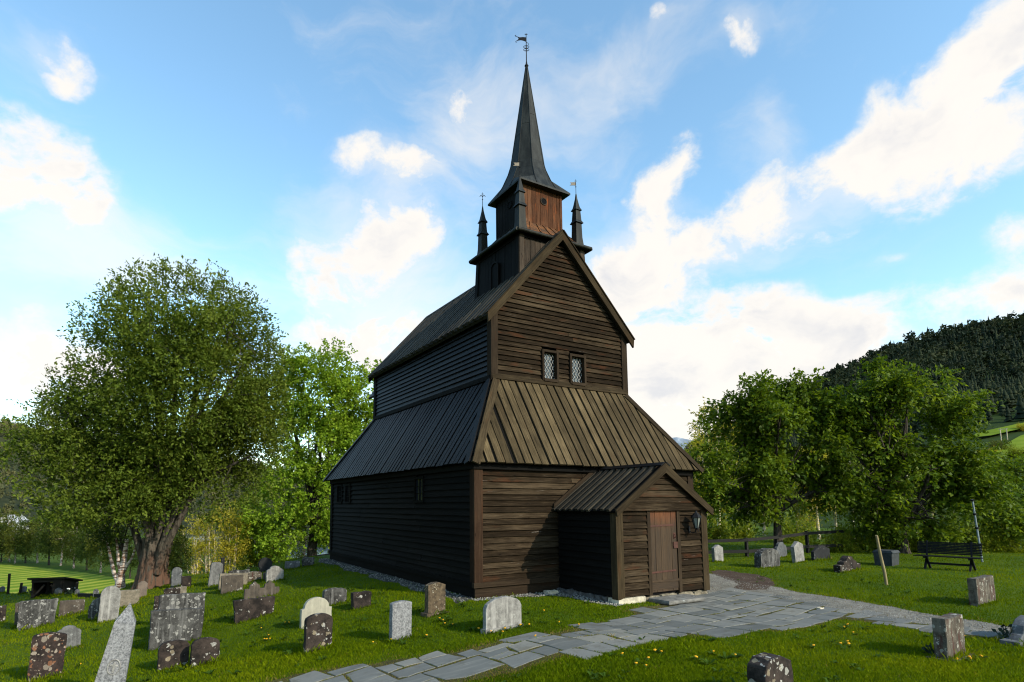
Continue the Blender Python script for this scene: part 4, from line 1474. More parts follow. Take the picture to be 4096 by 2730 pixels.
def grass():
    r = np.random.default_rng(11)
    N = 880000
    u = r.random(N)
    r0, r1 = 7.2, 46
    p = -.75
    rad = (r0 ** p + u * (r1 ** p - r0 ** p)) ** (1 / p)
    az = np.radians(r.uniform(-22, 88, N))
    x = CAM[0] + rad * np.sin(az); y = CAM[1] + rad * np.cos(az)
    keep = np.ones(N, bool)
    keep &= ~((x > -.08) & (x < W_ + .1) & (y > -.08) & (y < L_ + 5))
    keep &= ~((x > PX0) & (x < PX1) & (y > -PD - .1) & (y < 0))
    keep &= ~((x > 3.40) & (x < 5.0) & (y > -3.22) & (y < -2.2))
    # the blades stand outside the path; a few stray into its joints
    edge = r.random(N)
    G0x, G0y, GS = -14.0, -14.0, .02
    grid = np.zeros((1600, 1100), bool)
    for sl in SLABS:
        P = np.array(sl); i0, j0 = ((P.min(0) - [G0x, G0y]) / GS).astype(int); i1, j1 = ((P.max(0) - [G0x, G0y]) / GS).astype(int) + 1
        i0, j0 = max(i0, 0), max(j0, 0); i1, j1 = min(i1, 1600), min(j1, 1100)
        if i1 <= i0 or j1 <= j0: continue
        gi, gj = np.meshgrid(np.arange(i0, i1), np.arange(j0, j1), indexing='ij')
        grid[i0:i1, j0:j1] |= inside(sl, G0x + (gi.ravel() + .5) * GS, G0y + (gj.ravel() + .5) * GS).reshape(gi.shape)
    ii = np.clip(((x - G0x) / GS).astype(int), 0, 1599); jj = np.clip(((y - G0y) / GS).astype(int), 0, 1099)
    keep &= ~grid[ii, jj]
    ip = inside(PATH_P, x, y)
    for poly, k in ((GRAV_P, .012), (DIRT_P, .03), (WALLG_P, .03), (PORG_P, .03), (FRONTG_P, .2)):
        keep &= ~(inside(poly, x, y) & (edge > k))
    keep &= rad < np.interp(np.degrees(az), LIP_A, LIP_R) + 2
    x, y, rad, ip = x[keep], y[keep], rad[keep], ip[keep]
    # longer tufts left by the mower round the stones
    tx, ty = [], []
    for sx, sy, sw, st, srz in STONES:
        m = 170
        u = r.uniform(-sw / 2 - .07, sw / 2 + .07, m); v = np.where(r.random(m) < .75, -st / 2, st / 2) + np.sign(r.random(m) - .7) * 0
        v = v + np.where(v < 0, -1, 1) * np.abs(r.normal(0, .05, m))
        tx.append(sx + u * math.cos(srz) - v * math.sin(srz)); ty.append(sy + u * math.sin(srz) + v * math.cos(srz))
    tx = np.concatenate(tx); ty = np.concatenate(ty)
    n0 = len(x)
    x = np.concatenate([x, tx]); y = np.concatenate([y, ty]); ip = np.concatenate([ip, np.zeros(len(tx), bool)]); rad = np.hypot(x - CAM[0], y - CAM[1])
    n = len(x)
    z = gz(x, y)
    # clumps of longer grass
    cl = np.sin(x * 2.3 + 1.3 * np.sin(y * 1.7)) * np.sin(y * 2.9 + 1.1 * np.sin(x * 2.1)) * .5 + .5 * np.sin(x * .7 + 2) * np.sin(y * .9)
    h = r.uniform(.022, .052, n) * (1 + .55 * np.clip(cl, -0.4, 1)) * (1 + .9 * (r.random(n) < .012))
    h *= np.where(ip, .55, 1)
    h[n0:] *= r.uniform(1.2, 2.6, n - n0)
    wd = np.maximum(.0035, rad * .00046) * r.uniform(.7, 1.3, n)
    a = r.uniform(0, 2 * PI, n)
    ln = r.uniform(.1, .9, n) * h
    b = r.uniform(0, 2 * PI, n)
    dx, dy = np.cos(a) * wd, np.sin(a) * wd
    lx, ly = np.cos(b) * ln, np.sin(b) * ln
    V = np.empty((n, 4, 3))
    V[:, 0] = np.stack([x - dx, y - dy, z - .01], 1); V[:, 1] = np.stack([x + dx, y + dy, z - .01], 1)
    V[:, 2] = np.stack([x + dx * .55 + lx * .45, y + dy * .55 + ly * .45, z + h * .62], 1)
    V[:, 3] = np.stack([x + lx, y + ly, z + h], 1)
    Fq = np.arange(n * 4).reshape(n, 4)
    t = np.clip(.45 + .22 * cl + .22 * np.sin(x * .55 + 1.3 * np.sin(y * .43)) + r.normal(0, .2, n), 0, 1)
    # dry, trodden grass along the path and the gravel
    ex, ey = r.normal(0, .13, n), r.normal(0, .13, n)
    near_path = (inside(PATH_P, x + ex, y + ey) & ~ip) | inside(GRAV_P, x + ex, y + ey) | inside(DIRT_P, x + ex, y + ey)
    t = np.where((near_path & (r.random(n) < .75)) | (ip & (r.random(n) < .5)) | (r.random(n) < .004), 1.6, t)
    o = quads_mesh('grass', V.reshape(-1, 3), Fq, L_GRASS, t)
    o['kind'] = 'stuff'; o['label'] = 'short green lawn grass growing all over the churchyard'; o['category'] = 'grass'



def weeds():
    r = np.random.default_rng(31)
    V, Fq, T = [], [], []
    n = 0
    fl = [hit(*q)[:2] for q in FLW]
    for q in range(420 + len(fl)):
        rad = 8 + 14 * r.random() ** 1.3; az = math.radians(r.uniform(-10, 70))
        x = CAM[0] + rad * math.sin(az); y = CAM[1] + rad * math.cos(az)
        if q >= 420: x, y = fl[q - 420]
        if (-.3 < x < W_ + .3 and y > -.4) or (PX0 - .2 < x < PX1 + .2 and y > -PD - .4) or inside(PATH_P, [x], [y])[0] or inside(GRAV_P, [x], [y])[0]: continue
        z = float(gz(x, y)); s = r.uniform(.07, .15)
        for k in range(r.integers(6, 11)):
            a = r.uniform(0, 6.28); l = s * r.uniform(.6, 1.1); w = l * .16; up = r.uniform(.35, .8)
            d = np.array([math.cos(a), math.sin(a), 0]); q = np.array([-math.sin(a), math.cos(a), 0])
            o = np.array([x, y, z + .01])
            V += [o, o + d * l * .55 + q * w + [0, 0, l * up * .8], o + d * l + [0, 0, l * up * .75], o + d * l * .55 - q * w + [0, 0, l * up * .8]]
            Fq.append((n, n + 1, n + 2, n + 3)); n += 4; T.append(r.uniform(.0, .5))
    o = quads_mesh('weeds', np.array(V), np.array(Fq), L_WEED, np.array(T))
    o['kind'] = 'stuff'; o['label'] = 'dark broad leaved weed rosettes scattered through the lawn'; o['category'] = 'weeds'


# dandelions
FLW = [(1188, 1430), (1196, 1444), (1216, 1443), (1171, 1425), (1250, 1410), (1285, 1437), (1160, 1452), (1100, 1452), (1022, 1440), (1040, 1442), (1018, 1432), (1330, 1443), (857, 1484), (898, 1478), (1128, 1459), (1155, 1460), (1230, 1470),
       (655, 1437), (664, 1437), (740, 1410), (617, 1467), (600, 1450), (612, 1476), (620, 1475), (607, 1476), (185, 1533), (980, 1468),
       (1505, 1504), (1520, 1507), (1640, 1507), (1600, 1520), (1490, 1522), (1690, 1515), (1485, 1540), (1940, 1449), (1948, 1443), (1961, 1462), (1948, 1483), (1951, 1489), (1932, 1488), (1870, 1493), (1430, 1512), (1462, 1535), (2228, 1520), (2232, 1524), (2255, 1518), (2200, 1525), (2215, 1470), (760, 1448), (1010, 1428)]
mb = MB()
mb.lathe((0, 0, 0), [(.005, -.09), (.005, 0)], 5)
d0 = mb.build('dandelion', M_STEM)
mb = MB(); mb.lathe((0, 0, 0), [(.006, -.012), (.014, -.008), (.030, .002), (.026, .010), (.012, .014), (0, .012)], 9); mb.build('flower_head', M_YELLOW, d0)
tag(d0, 'small yellow dandelion flowering in the churchyard lawn', 'flower', 'dandelions in the lawn')
for i, (x, y) in enumerate(FLW):
    p = hit(x, y)
    o = d0 if i == 0 else dup(d0, p)
    o.location = (p[0], p[1], p[2] + .065)
    o.rotation_euler = (rnd.uniform(-.5, .3), rnd.uniform(-.4, .4), 0)
    s = rnd.uniform(.5, .9); o.scale = (s, s, 1)


# ------------------------------------------------------------------ gravestones
def prof(kind, w, h):
    """outline from lower left, clockwise over the top to lower right; centred on u=0"""
    a = w / 2
    arc = lambda cx, cz, rx, rz, t0, t1, n: [(cx + rx * math.cos(t), cz + rz * math.sin(t)) for t in np.linspace(t0, t1, n)]
    if kind == 'rect': t = [(-a, h), (a, h)]
    elif kind == 'wedge': t = [(-a * 1.1, h * .95), (a * 1.12, h)]
    elif kind == 'wavy': t = [(-a * 1.0, h * .93), (-a * .93, h * .96), (-a * .6, h * .97), (-a * .2, h), (a * .3, h * .985), (a * .7, h * .96), (a * .9, h), (a * 1.06, h), (a * 1.1, h * .93)]
    elif kind == 'round': t = arc(0, h - a, a, a, PI, 0, 13)
    elif kind == 'arch': t = [(-a, h - w * .22)] + arc(0, h - w * .20, a * .97, w * .20, PI * .98, PI * .02, 11) + [(a, h - w * .22)]
    elif kind == 'flatarch': t = arc(0, h - w * .10, a, w * .10, PI, 0, 9)
    elif kind == 'shoulder': t = [(-a, h - w * .34), (-a * .86, h - w * .34)] + arc(0, h - w * .30, a * .82, w * .30, PI, 0, 11) + [(a * .86, h - w * .34), (a, h - w * .34)]
    elif kind == 'ogee': t = [(-a, h - w * .30), (-a * .92, h - w * .24), (-a * .7, h - w * .17)] + arc(0, h - w * .15, a * .6, w * .15, PI, 0, 7) + [(a * .7, h - w * .17), (a * .92, h - w * .24), (a, h - w * .30)]
    elif kind == 'peak': t = [(-a, h - w * .12), (-a * .3, h), (a * .3, h), (a, h - w * .12)]
    elif kind == 'point': t = [(-a, h - w * .22), (0, h), (a, h - w * .22)]
    elif kind == 'lean_round': t = arc(-a * .1, h - a * 1.1, a * .95, a * 1.1, PI, .35, 10) + [(a, h - a * .9)]
    elif kind == 'disc': t = [(-a * .75, h * .2)] + arc(0, h * .55, a, h * .45, PI * 1.2, -PI * .2, 17) + [(a * .75, h * .2)]
    elif kind == 'steps': t = [(-a, h * .45), (-a * .62, h * .48)] + arc(-a * .45, h * .5, a * .2, h * .2, PI, PI * .4, 4) + arc(0, h * .68, a * .36, h * .32, PI * .9, PI * .1, 7) + arc(a * .45, h * .5, a * .2, h * .2, PI * .6, 0, 4) + [(a * .62, h * .48), (a, h * .45)]
    elif kind == 'double':
        q = lambda c: [(c - .155 * w, h * .60), (c - .14 * w, h * .80), (c - .085 * w, h * .87)] + arc(c, h * .88, w * .055, h * .12, PI, 0, 7) + [(c + .085 * w, h * .87), (c + .14 * w, h * .80), (c + .155 * w, h * .60)]
        t = [(-a, h * .60)] + q(-.215 * w) + q(.215 * w) + [(a, h * .60)]
    else: t = [(-a, h), (a, h)]
    b = .94 if kind in ('wavy', 'wedge') else 1
    return [(-a * b, -.25)] + t + [(a * b, -.25)]


def slabstone(name, kind, w, h, th, mat, rough=.004, bev=.012, seed=0, parent=None, taper=1.0):
    r = random.Random(seed)
    P = prof(kind, w, h)
    D = []
    for i in range(len(P)):
        a, b = P[i], P[(i + 1) % len(P)]
        k = max(1, int(math.hypot(b[0] - a[0], b[1] - a[1]) / .09))
        for j in range(k):
            t = j / k; u, v = a[0] + (b[0] - a[0]) * t, a[1] + (b[1] - a[1]) * t
            if v > -.2: u += r.uniform(-rough, rough); v += r.uniform(-rough, rough)
            D.append((u, v))
    bm = bmesh.new()
    f = bm.faces.new([bm.verts.new((u, -th / 2, v)) for u, v in D])
    e = bmesh.ops.extrude_face_region(bm, geom=[f])
    for v in e['geom']:
        if isinstance(v, bmesh.types.BMVert): v.co.y += th
    bm.normal_update()
    bmesh.ops.recalc_face_normals(bm, faces=bm.faces)
    ed = [x for x in bm.edges if len(x.link_faces) == 2 and x.calc_face_angle(0) > .6]
    bmesh.ops.bevel(bm, geom=ed, offset=bev, segments=2, affect='EDGES', profile=.6)
    for v in bm.verts:
        v.co.x *= 1 + (taper - 1) * max(0, v.co.z) / h
        if rough > .006: v.co.y += r.uniform(-rough, rough) * .5
    me = bpy.data.meshes.new(name); bm.to_mesh(me); bm.free()
    a_ = me.attributes.new("tint", 'FLOAT', 'FACE')
    return link(name, me, mat, parent)


STONES = []


def stone_at(kind, xl, xr, yb, yt, mat, label, th=.12, rz=0.0, lean=0.0, pitch=0.0, group='old gravestones in the churchyard', plinth=None, rough=.004, bev=.012, hidden_base=None, cat='gravestone', seed=None, taper=1.0):
    """front face: bottom corners at survey pixels xl..xr on row yb, top on row yt"""
    xc = (xl + xr) / 2
    P = hit(xc, hidden_base or yb)
    n = np.array([math.sin(rz), -math.cos(rz), 0.0])
    def onplane(x, y):
        d = ray(x, y); t = n @ (P - CAM) / (n @ d)
        return CAM + d * t
    A, B = onplane(xl, yb), onplane(xr, yb)
    w = float(np.hypot(*(A - B)[:2]))
    T = onplane(xc, yt)
    h = float(T[2] - P[2]) / math.cos(lean)
    c = P - n * th / 2
    loc = (c[0], c[1], float(gz(c[0], c[1])))
    STONES.append((c[0], c[1], w, th, rz))
    seed = seed if seed is not None else int(xl * 7 + yb)
    root = slabstone('gravestone', kind, w, h, th, mat, rough, bev, seed, None, taper)
    if plinth:
        e = thing('gravestone', label, cat, loc, rz, group)
        root.name = 'stone_slab'; root.parent = e
        pw, ph = plinth
        mb = MB(); mb.box((-w / 2 - pw, -th / 2 - pw, -.2), (w / 2 + pw, th / 2 + pw, ph), 0); mb.build('plinth', mat, e)
        root.rotation_euler = (pitch, lean, 0)
        return e
    root.location = loc
    root.rotation_euler = (pitch, lean, rz)
    return tag(root, label, cat, group)


G = stone_at
# near left group
G('flatarch', 61, 142, 1562, 1457, ST_ORANGE, 'dark stone crusted with orange and white lichen at the lower left corner', .13, .04, .05, 0, rough=.008)
G('ogee', 126, 184, 1493, 1439, ST_GREY, 'smooth grey stone with curved shoulders behind the orange lichen stone', .10, .05)
G('wavy', 38, 124, 1443, 1379, ST_GREYLI, 'wide grey slab thick with pale lichen along its upper half, broader at the top', .14, .05, .02, rough=.009)
G('wedge', 32, 52, 1441, 1384, ST_SLATE, 'narrow brown stone standing just behind the wide lichen slab', .12, .05)
G('rect', -30, 11, 1433, 1394, ST_DARK, 'brown speckled stone cut off by the left edge of view', .12, .05)
G('rect', 135, 193, 1415, 1380, ST_SLATE, 'low plain brown slab between the wide lichen slab and the tall pale stone', .12, .05)
G('lean_round', 203, 262, 1421, 1374, ST_GREYLI, 'dark rounded stone half hidden behind the tall pale round topped stone', .12, .05)
G('round', 224, 271, 1429, 1348, ST_LIGHT, 'tall pale grey round topped stone leaning beside the obelisk tip', .12, .05, .05)
G('rect', 273, 320, 1394, 1357, ST_TAN, 'low rough beige block right of the tall pale round topped stone', .16, .05, rough=.01)
G('ogee', 314, 336, 1375, 1336, ST_PINK, 'pinkish round topped stone in front of the thick old trunk', .10, .05, .05)
G('rect', 344, 462, 1482, 1402, ST_GREYLI, 'large grey lichen slab in front, lower of two overlapping wide slabs', .14, .08, .03, rough=.010, taper=1.03)
G('rect', 362, 467, 1458, 1366, ST_GREYLI, 'dark wide slab with white streaks standing behind the large front slab', .14, .08, .02, rough=.010)
G('rect', 352, 373, 1436, 1371, ST_DARK, 'narrow blackish stone peeking out left of the streaked wide slab', .12, .08, rough=.01)
G('flatarch', 376, 413, 1380, 1352, ST_DARK, 'small dark stone dotted with white lichen above the wide slabs', .14, .08, hidden_base=1388, rough=.01)
G('rect', 402, 428, 1374, 1349, ST_TAN, 'pale block tucked behind the small dark dotted stone', .12, .05, hidden_base=1374)
G('round', 393, 417, 1351, 1304, ST_SHADE, 'grey narrow round topped stone standing right of the thick trunk', .12, .05)
G('rect', 416, 439, 1353, 1325, ST_DARK, 'small lichen mottled block touching the grey round topped stone by the trunk', .14, .05, rough=.012)
G('arch', 362, 433, 1537, 1473, ST_DARK, 'left stone of the dark arched pair near the path', .10, .10, .02, rough=.006)
G('arch', 438, 503, 1529, 1467, ST_DARK, 'right stone of the dark arched pair near the path', .10, .10, .02, rough=.006)
G('arch', 478, 506, 1347, 1293, ST_GREY, 'tall grey streaked stone leaning right before the yellow shrub', .13, .05, .10)
G('rect', 507, 515, 1328, 1282, ST_DARKSOLID, 'slim dark pillar behind the leaning grey streaked stone', .14, .05)
G('rect', 508, 558, 1362, 1323, ST_SLATE, 'square brown grey slab with pale streaks in the middle of the left rows', .12, .05, .02)
G('rect', 503, 568, 1351, 1318, ST_TAN, 'mossy yellowish slab just behind the square brown grey slab', .12, .05, .03)
G('wavy', 526, 572, 1332, 1311, ST_GREYLI, 'low rough stone with ragged lichen top behind the mossy slab', .16, .05, rough=.02)
G('flatarch', 560, 601, 1337, 1314, ST_REDSTR, 'low wide arched stone with rusty streaks', .12, .05)
G('disc', 594, 626, 1316, 1282, ST_DARKSOLID, 'black disc shaped stone in the shade of the church', .14, .05)
G('ogee', 612, 652, 1336, 1301, ST_LIGHT, 'pale stone with curved shoulders below the black disc shaped stone', .12, .08)
G('rect', 605, 614, 1335, 1317, ST_SLATE, 'thin short post like stone left of the pale curved shoulder stone', .10, .05)
G('rect', 656, 689, 1308, 1290, ST_SHADE, 'square grey stone by the dark fence near the church corner', .12, .05)
G('wavy', 697, 721, 1302, 1282, ST_GREYLI, 'mottled boulder like stone closest to the rear church corner', .2, .05, rough=.02)
G('double', 562, 642, 1376, 1336, ST_SLATE, 'double gothic stone with two pointed lobes and low side panels', .10, .06)
G('wedge', 541, 627, 1424, 1375, ST_DARK, 'wide low dark slab speckled with pale lichen in front of the double gothic stone', .13, .08, rough=.008)
G('shoulder', 693, 762, 1437, 1373, ST_CREAM, 'cream white stone with arched top and small shoulders', .11, .12)
G('arch', 702, 763, 1497, 1411, ST_DARK, 'dark round topped stone with white lichen dots in front of the cream white stone', .12, .12, .01, rough=.006)
G('flatarch', 745, 797, 1390, 1353, ST_GREYLI, 'dark lichen mottled low stone behind the cream white stone', .15, .08, rough=.012)
G('rect', 813, 852, 1399, 1361, ST_DARK, 'small squarish lichen stone right of the mottled low stone', .16, .08, rough=.010, taper=1.1)
G('flatarch', 901, 946, 1471, 1382, ST_SPECK, 'narrow upright speckled grey granite stone with softly curved top', .12, .12, .005)
G('peak', 984, 1024, 1413, 1339, ST_BROWN, 'brown granite stone with low peaked top and plinth near the church corner', .15, .12, .0, plinth=(.06, .05))
G('arch', 1118, 1200, 1448, 1372, ST_LIGHT, 'wide pale grey arched stone on a plinth before the church front', .10, .12, .0, plinth=(.03, .06))
# right lawn
G('point', 1643, 1663, 1292, 1252, ST_LIGHT, 'tall narrow pale stone with pointed top by the black rail fence', .14, .02)
G('arch', 1750, 1794, 1305, 1261, ST_GREYLI, 'rounded dark stone dotted with pale lichen in front of the rail fence', .26, .05, rough=.012)
G('ogee', 1787, 1810, 1282, 1246, ST_SHADE, 'grey flat stone tilted left beneath the forked tree', .12, .1, -.12)
G('point', 1829, 1850, 1293, 1244, ST_LIGHT, 'tall pale slim stone tilted left with pointed top', .14, .1, -.12)
G('peak', 1872, 1909, 1288, 1255, ST_DARKSOLID, 'broad blackish slate stone at the end of the rail fence', .12, .1, -.04)
G('steps', 1932, 1979, 1313, 1278, ST_DARK, 'low dark stepped stone with a round crest left of the wooden stake', .22, .05, rough=.008)
G('rect', 2249, 2290, 1388, 1326, ST_REDSTR, 'thick square stone with reddish stains on the right lawn', .17, .05, .0, rough=.010)
G('rect', 2180, 2222, 1513, 1416, ST_REDSTR, 'thick tall stone with white lichen dots on a flat plinth near the path', .17, .05, .0, plinth=(.09, .03), rough=.010)
G('ogee', 2338, 2420, 1472, 1416, ST_SHADE, 'pale blue grey stone with carved shoulders cut off by the right edge of view', .16, .0, -.02, plinth=(.05, .06))
G('arch', 1763, 1826, 1610, 1510, ST_DARK, 'thick stone with black and white lichen at the bottom edge of view', .24, .02, .0, rough=.012)
# far row in the shade beside the mown field
for xl, xr, yb, yt, k, lab in ((-3, 10, 1364, 1348, 'round', 'small dark round stone at the far left end of the shaded back row'),
                               (46, 60, 1365, 1348, 'arch', 'small grey stone in the back row with a dark pot at its left'),
                               (76, 91, 1367, 1348, 'ogee', 'left stone of the close grey pair in the back row'),
                               (91, 103, 1363, 1347, 'ogee', 'right stone of the close grey pair in the back row'),
                               (124, 142, 1369, 1352, 'ogee', 'dark stone standing in front of the open shelter'),
                               (170, 182, 1371, 1355, 'round', 'small grey stone right of the open shelter'),
                               (213, 226, 1373, 1354, 'lean_round', 'last grey stone of the back row beside a leaning post')):
    G(k, xl, xr, yb, yt, ST_SHADE, lab, .12, .05, .05, group='gravestones of the shaded back row')

# obelisk
P = hit(244, 1605)
ob = thing('obelisk', 'pale grey leaning granite obelisk with pointed tip and round cross medallion', 'gravestone', P, .02, 'old gravestones in the churchyard')
dpt = depth_of(P)
hb_ = float(at(294, 1395, dpt)[2] - P[2]) / math.cos(.22)
wb, ws = 66 / ppm(dpt), 58 / ppm(dpt) * .92
mb = MB()
r2 = math.sqrt(2) / 2
Hs = hb_ * .80
mb.lathe((0, 0, 0), [(wb * 1.0 * r2, -.3), (wb * r2, 0), (ws * .80 * r2, Hs), (0.006, hb_)], 4, .5, False, PI / 4)
o = mb.build('shaft', ST_SPECK, ob)
ob.rotation_euler = (0, .17, -.06)
mb = MB()
zc_ = Hs * .44
tl = math.atan2((wb - ws * .8) / 2, Hs)
yy = -(wb / 2 + (ws * .8 - wb) / 2 * zc_ / Hs) - .004
ring = [(.088 * math.cos(a), .115 * math.sin(a)) for a in np.linspace(0, 2 * PI, 25)]
mb.tube([(u, yy + v * math.tan(tl), zc_ + v) for u, v in ring], .010, 6)
mb.beam((0, yy + -.09 * math.tan(tl), zc_ - .09), (0, yy + .08 * math.tan(tl), zc_ + .08), .028, .02, (0, -1, 0))
mb.beam((-.055, yy, zc_ + .025), (.055, yy, zc_ + .025), .028, .02, (0, -1, 0))
mb.build('cross_medallion', ST_LIGHT, ob)

grass()
weeds()
# ------------------------------------------------------------------ other objects on the lawn
# stone chest / bin
P = hit(2040, 1299)
e = thing('stone_chest', 'dark slate chest with an overhanging lid at the edge of the right lawn', 'chest', P, .10)
w = 44 / ppm(depth_of(P)) * 1.05; h = 34 / ppm(depth_of(P))
mb = MB(); mb.hexa([(-w / 2 * .86, -.25, -.1), (w / 2 * .86, -.25, -.1), (w / 2 * .86, .3, -.1), (-w / 2 * .86, .3, -.1)], [(-w / 2 * .95, -.28, h * .84), (w / 2 * .95, -.28, h * .84), (w / 2 * .95, .33, h * .84), (-w / 2 * .95, .33, h * .84)])
mb.build('chest_body', M_GREYCHEST, e)
mb = MB(); mb.hexa([(-w / 2, -.32, h * .84), (w / 2, -.32, h * .84), (w / 2, .37, h * .84), (-w / 2, .37, h * .84)], [(-w / 2 * .9, -.26, h), (w / 2 * .9, -.26, h), (w / 2 * .9, .3, h), (-w / 2 * .9, .3, h)])
mb.build('lid', M_GREYCHEST, e)
# wooden stake
A = hit(2038, 1345); d = depth_of(A)
T = at(2014, 1231, d)
mb = MB()
V0 = Vector((0, 0, -.15)); V1 = Vector(T - A)
mb.tube([V0, V1 * .25 + Vector((.012, 0, 0)), V1 * .6 - Vector((.01, 0, 0)), V1], [.045, .043, .04, .036], 8)
tag(mb.build('wooden_stake', W_STAKE, None, A), 'pale leaning wooden stake planted in the right lawn', 'stake')
# bench
P = hit(2180, 1309)
e = thing('park_bench', 'black slatted park bench with crossed legs under the trees on the right', 'bench', P, -1.40)
bw = 1.80
mb = MB()
for i in range(8):
    z = .50 + i * .052; y = .20 + i * .017
    mb.box((-bw / 2, y, z), (bw / 2, y + .022, z + .045), 0)
mb.build('backrest', M_BENCH, e)
mb = MB()
for i in range(6): mb.box((-bw / 2 - .03, -.25 + i * .075, .42), (bw / 2 + .03, -.25 + i * .075 + .055, .45), 0)
mb.build('seat', M_BENCH, e)
for s in (-1, 1):
    mb = MB(); x = s * .62
    mb.beam((x, -.28, -.05), (x, .20, .42), .06, .07, (0, 0, 1)); mb.beam((x + .062, .28, -.05), (x + .062, -.22, .42), .06, .07, (0, 0, 1))
    mb.beam((x, -.25, .39), (x, .25, .39), .05, .06); mb.beam((x, .16, .40), (x, .34, .95), .05, .05, (0, 1, 0))
    mb.build('leg', M_BENCH, e)
mb = MB(); mb.beam((-.62, 0, .18), (.68, 0, .18), .04, .07); mb.build('stretcher', M_BENCH, e)

# rail fence on the right: follows the lawn edge then climbs
fe = [hit(1612, 1283), hit(1720, 1281), hit(1790, 1277), hit(1860, 1272), hit(1945, 1270)]


def rail_fence(pts, hts, label, name='rail_fence', ph=1.0, rails=(.30, .72), mat=W_FENCE, rw=.05, rh=.13, pst=.11, spacing=1.9):
    e = thing(name, label, 'fence', pts[0])
    o = Vector(pts[0])
    for f in rails:
        mb = MB()
        for a, b, ha, hb in zip(pts[:-1], pts[1:], hts[:-1], hts[1:]):
            mb.beam(Vector(a) - o + Vector((0, 0, f * ha)), Vector(b) - o + Vector((0, 0, f * hb)), rw, rh)
        mb.build('rail', mat, e)
    for a, b, ha, hb in zip(pts[:-1], pts[1:], hts[:-1], hts[1:]):
        L = (Vector(b) - Vector(a)).length; k = max(1, round(L / spacing))
        for i in range(k):
            p = Vector(a).lerp(Vector(b), i / k) - o; h = ha + (hb - ha) * i / k
            mb = MB(); q = p + Vector((.03, .09, 0))
            mb.box((q.x - pst / 2, q.y - pst / 2, q.z - .4), (q.x + pst / 2, q.y + pst / 2, q.z + ph * h * .78), 2); mb.build('post', mat, e)
    return e


rail_fence(fe, [1.0, 1.05, 1.15, 1.3, 1.42], 'black two rail wooden fence behind the right gravestones', rails=(.24, .70))
lf = [at(570, 1312, 40), at(640, 1298, 38.5), at(700, 1286, 37.5), at(775, 1276, 36.5)]
lf = [np.array([p[0], p[1], p[2] - .55]) for p in lf]
rail_fence(lf, [1, 1, 1, 1], 'dark wooden fence running behind the left gravestones to the church corner', rails=(.3, .62), rh=.2)
# marker poles
P = hit(1784, 1254); d = depth_of(P); T = at(1781, 1196, d)
mb = MB(); V1 = Vector(T - P)
mb.tube([Vector((0, 0, -.2)), V1], .020, 6)
e = tag(mb.build('marker_pole', M_WHITEPAINT, None, P), 'thin white marker pole beside the forked tree trunk', 'pole')
for k in (.25, .62):
    mb = MB(); mb.tube([V1 * k, V1 * (k + .06)], .024, 6); mb.build('band', M_IRON, e)
P = hit(2258, 1292); d = depth_of(P); T = at(2234, 1148, d)
mb = MB(); V1 = Vector(T - P)
mb.tube([Vector((0, 0, -.2)), V1], .034, 7)
e = tag(mb.build('marker_pole', M_POLE, None, P), 'grey leaning pole with dark bands right of the bench', 'pole')
for k in (.27, .53, .75, .97):
    mb = MB(); mb.tube([V1 * k, V1 * (k + .03)], .06, 7); mb.build('band', M_IRON, e)
# flowers by the stones


def posy(x, y, s, mat, label, n=26, leaf=True):
    P = hit(x, y)
    mb = MB()
    for i in range(n):
        a = rnd.uniform(0, 6.28); rr_ = s * math.sqrt(rnd.random()); z = s * rnd.uniform(.3, 1.2) * (1.2 - rr_ / s * .6)
        c = Vector((rr_ * math.cos(a), rr_ * math.sin(a), z))
        mb.tube([(c.x * .3, c.y * .3, 0), c], .006, 4)
        q = Vector((rnd.uniform(-1, 1), rnd.uniform(-1, 1), rnd.uniform(0, 1))).normalized(); u = q.orthogonal().normalized(); v = q.cross(u); k = s * .22
        mb.face([c + u * k, c + v * k * .6, c - u * k, c - v * k * .6], None, .5)
    o = tag(mb.build('grave_plant', M_DARKPLANT, None, P), label, 'plant')
    if mat:
        mb = MB()
        for i in range(7):
            a = rnd.uniform(0, 6.28); rr_ = s * .8 * math.sqrt(rnd.random())
            mb.lathe((rr_ * math.cos(a), rr_ * math.sin(a), s * 1.0), [(.01, -.02), (.035, 0), (.03, .02), (0, .03)], 7)
        mb.build('blossom', mat, o)


posy(2243, 1385, .14, M_RED, 'little red flowers at the foot of the thick stained stone')
posy(2150, 1508, .16, None, 'small dark plant left of the tall dotted stone on its plinth')
posy(2318, 1472, .22, None, 'dark low plant beside the blue grey stone at the right edge')
posy(73, 1365, .20, None, 'low dark grave plant left of a back row stone', 34)
posy(165, 1366, .22, M_WHITEPAINT, 'grave plant with white flowers before the close grey pair', 34)

# posts along the back row
p0 = None
for xb, yb, xt, yt in ((18, 1349, 22, 1319), (43, 1369, 50, 1340), (105, 1364, 113, 1334), (173, 1350, 178, 1338), (385, 1349, 394, 1331)):
    P = hit(min(xb, 226), 1369) + np.array([.884, .466, 0]) * .55; P[2] = float(gz(P[0], P[1])); d = depth_of(P)
    P = at(xb, 1369, d); T = at(xt, yt, d); V1 = Vector(T - P)
    mb = MB(); mb.beam(Vector((0, 0, -.3)), V1, .09, .09, (0, 1, 0))
    tag(mb.build('fence_post', W_SHED, None, P), 'dark leaning wooden post behind the back row of graves', 'post', 'posts at the edge of the mown field')
# low dark kerb rail beside the last graves
a, b = hit(181, 1372), hit(238, 1374)
mb = MB(); mb.beam((0, 0, .06), Vector(b - a) + Vector((0, 0, .06)), .10, .14)
tag(mb.build('kerb_rail', W_SHED, None, a), 'low dark timber kerb on the ground in the back row', 'kerb')
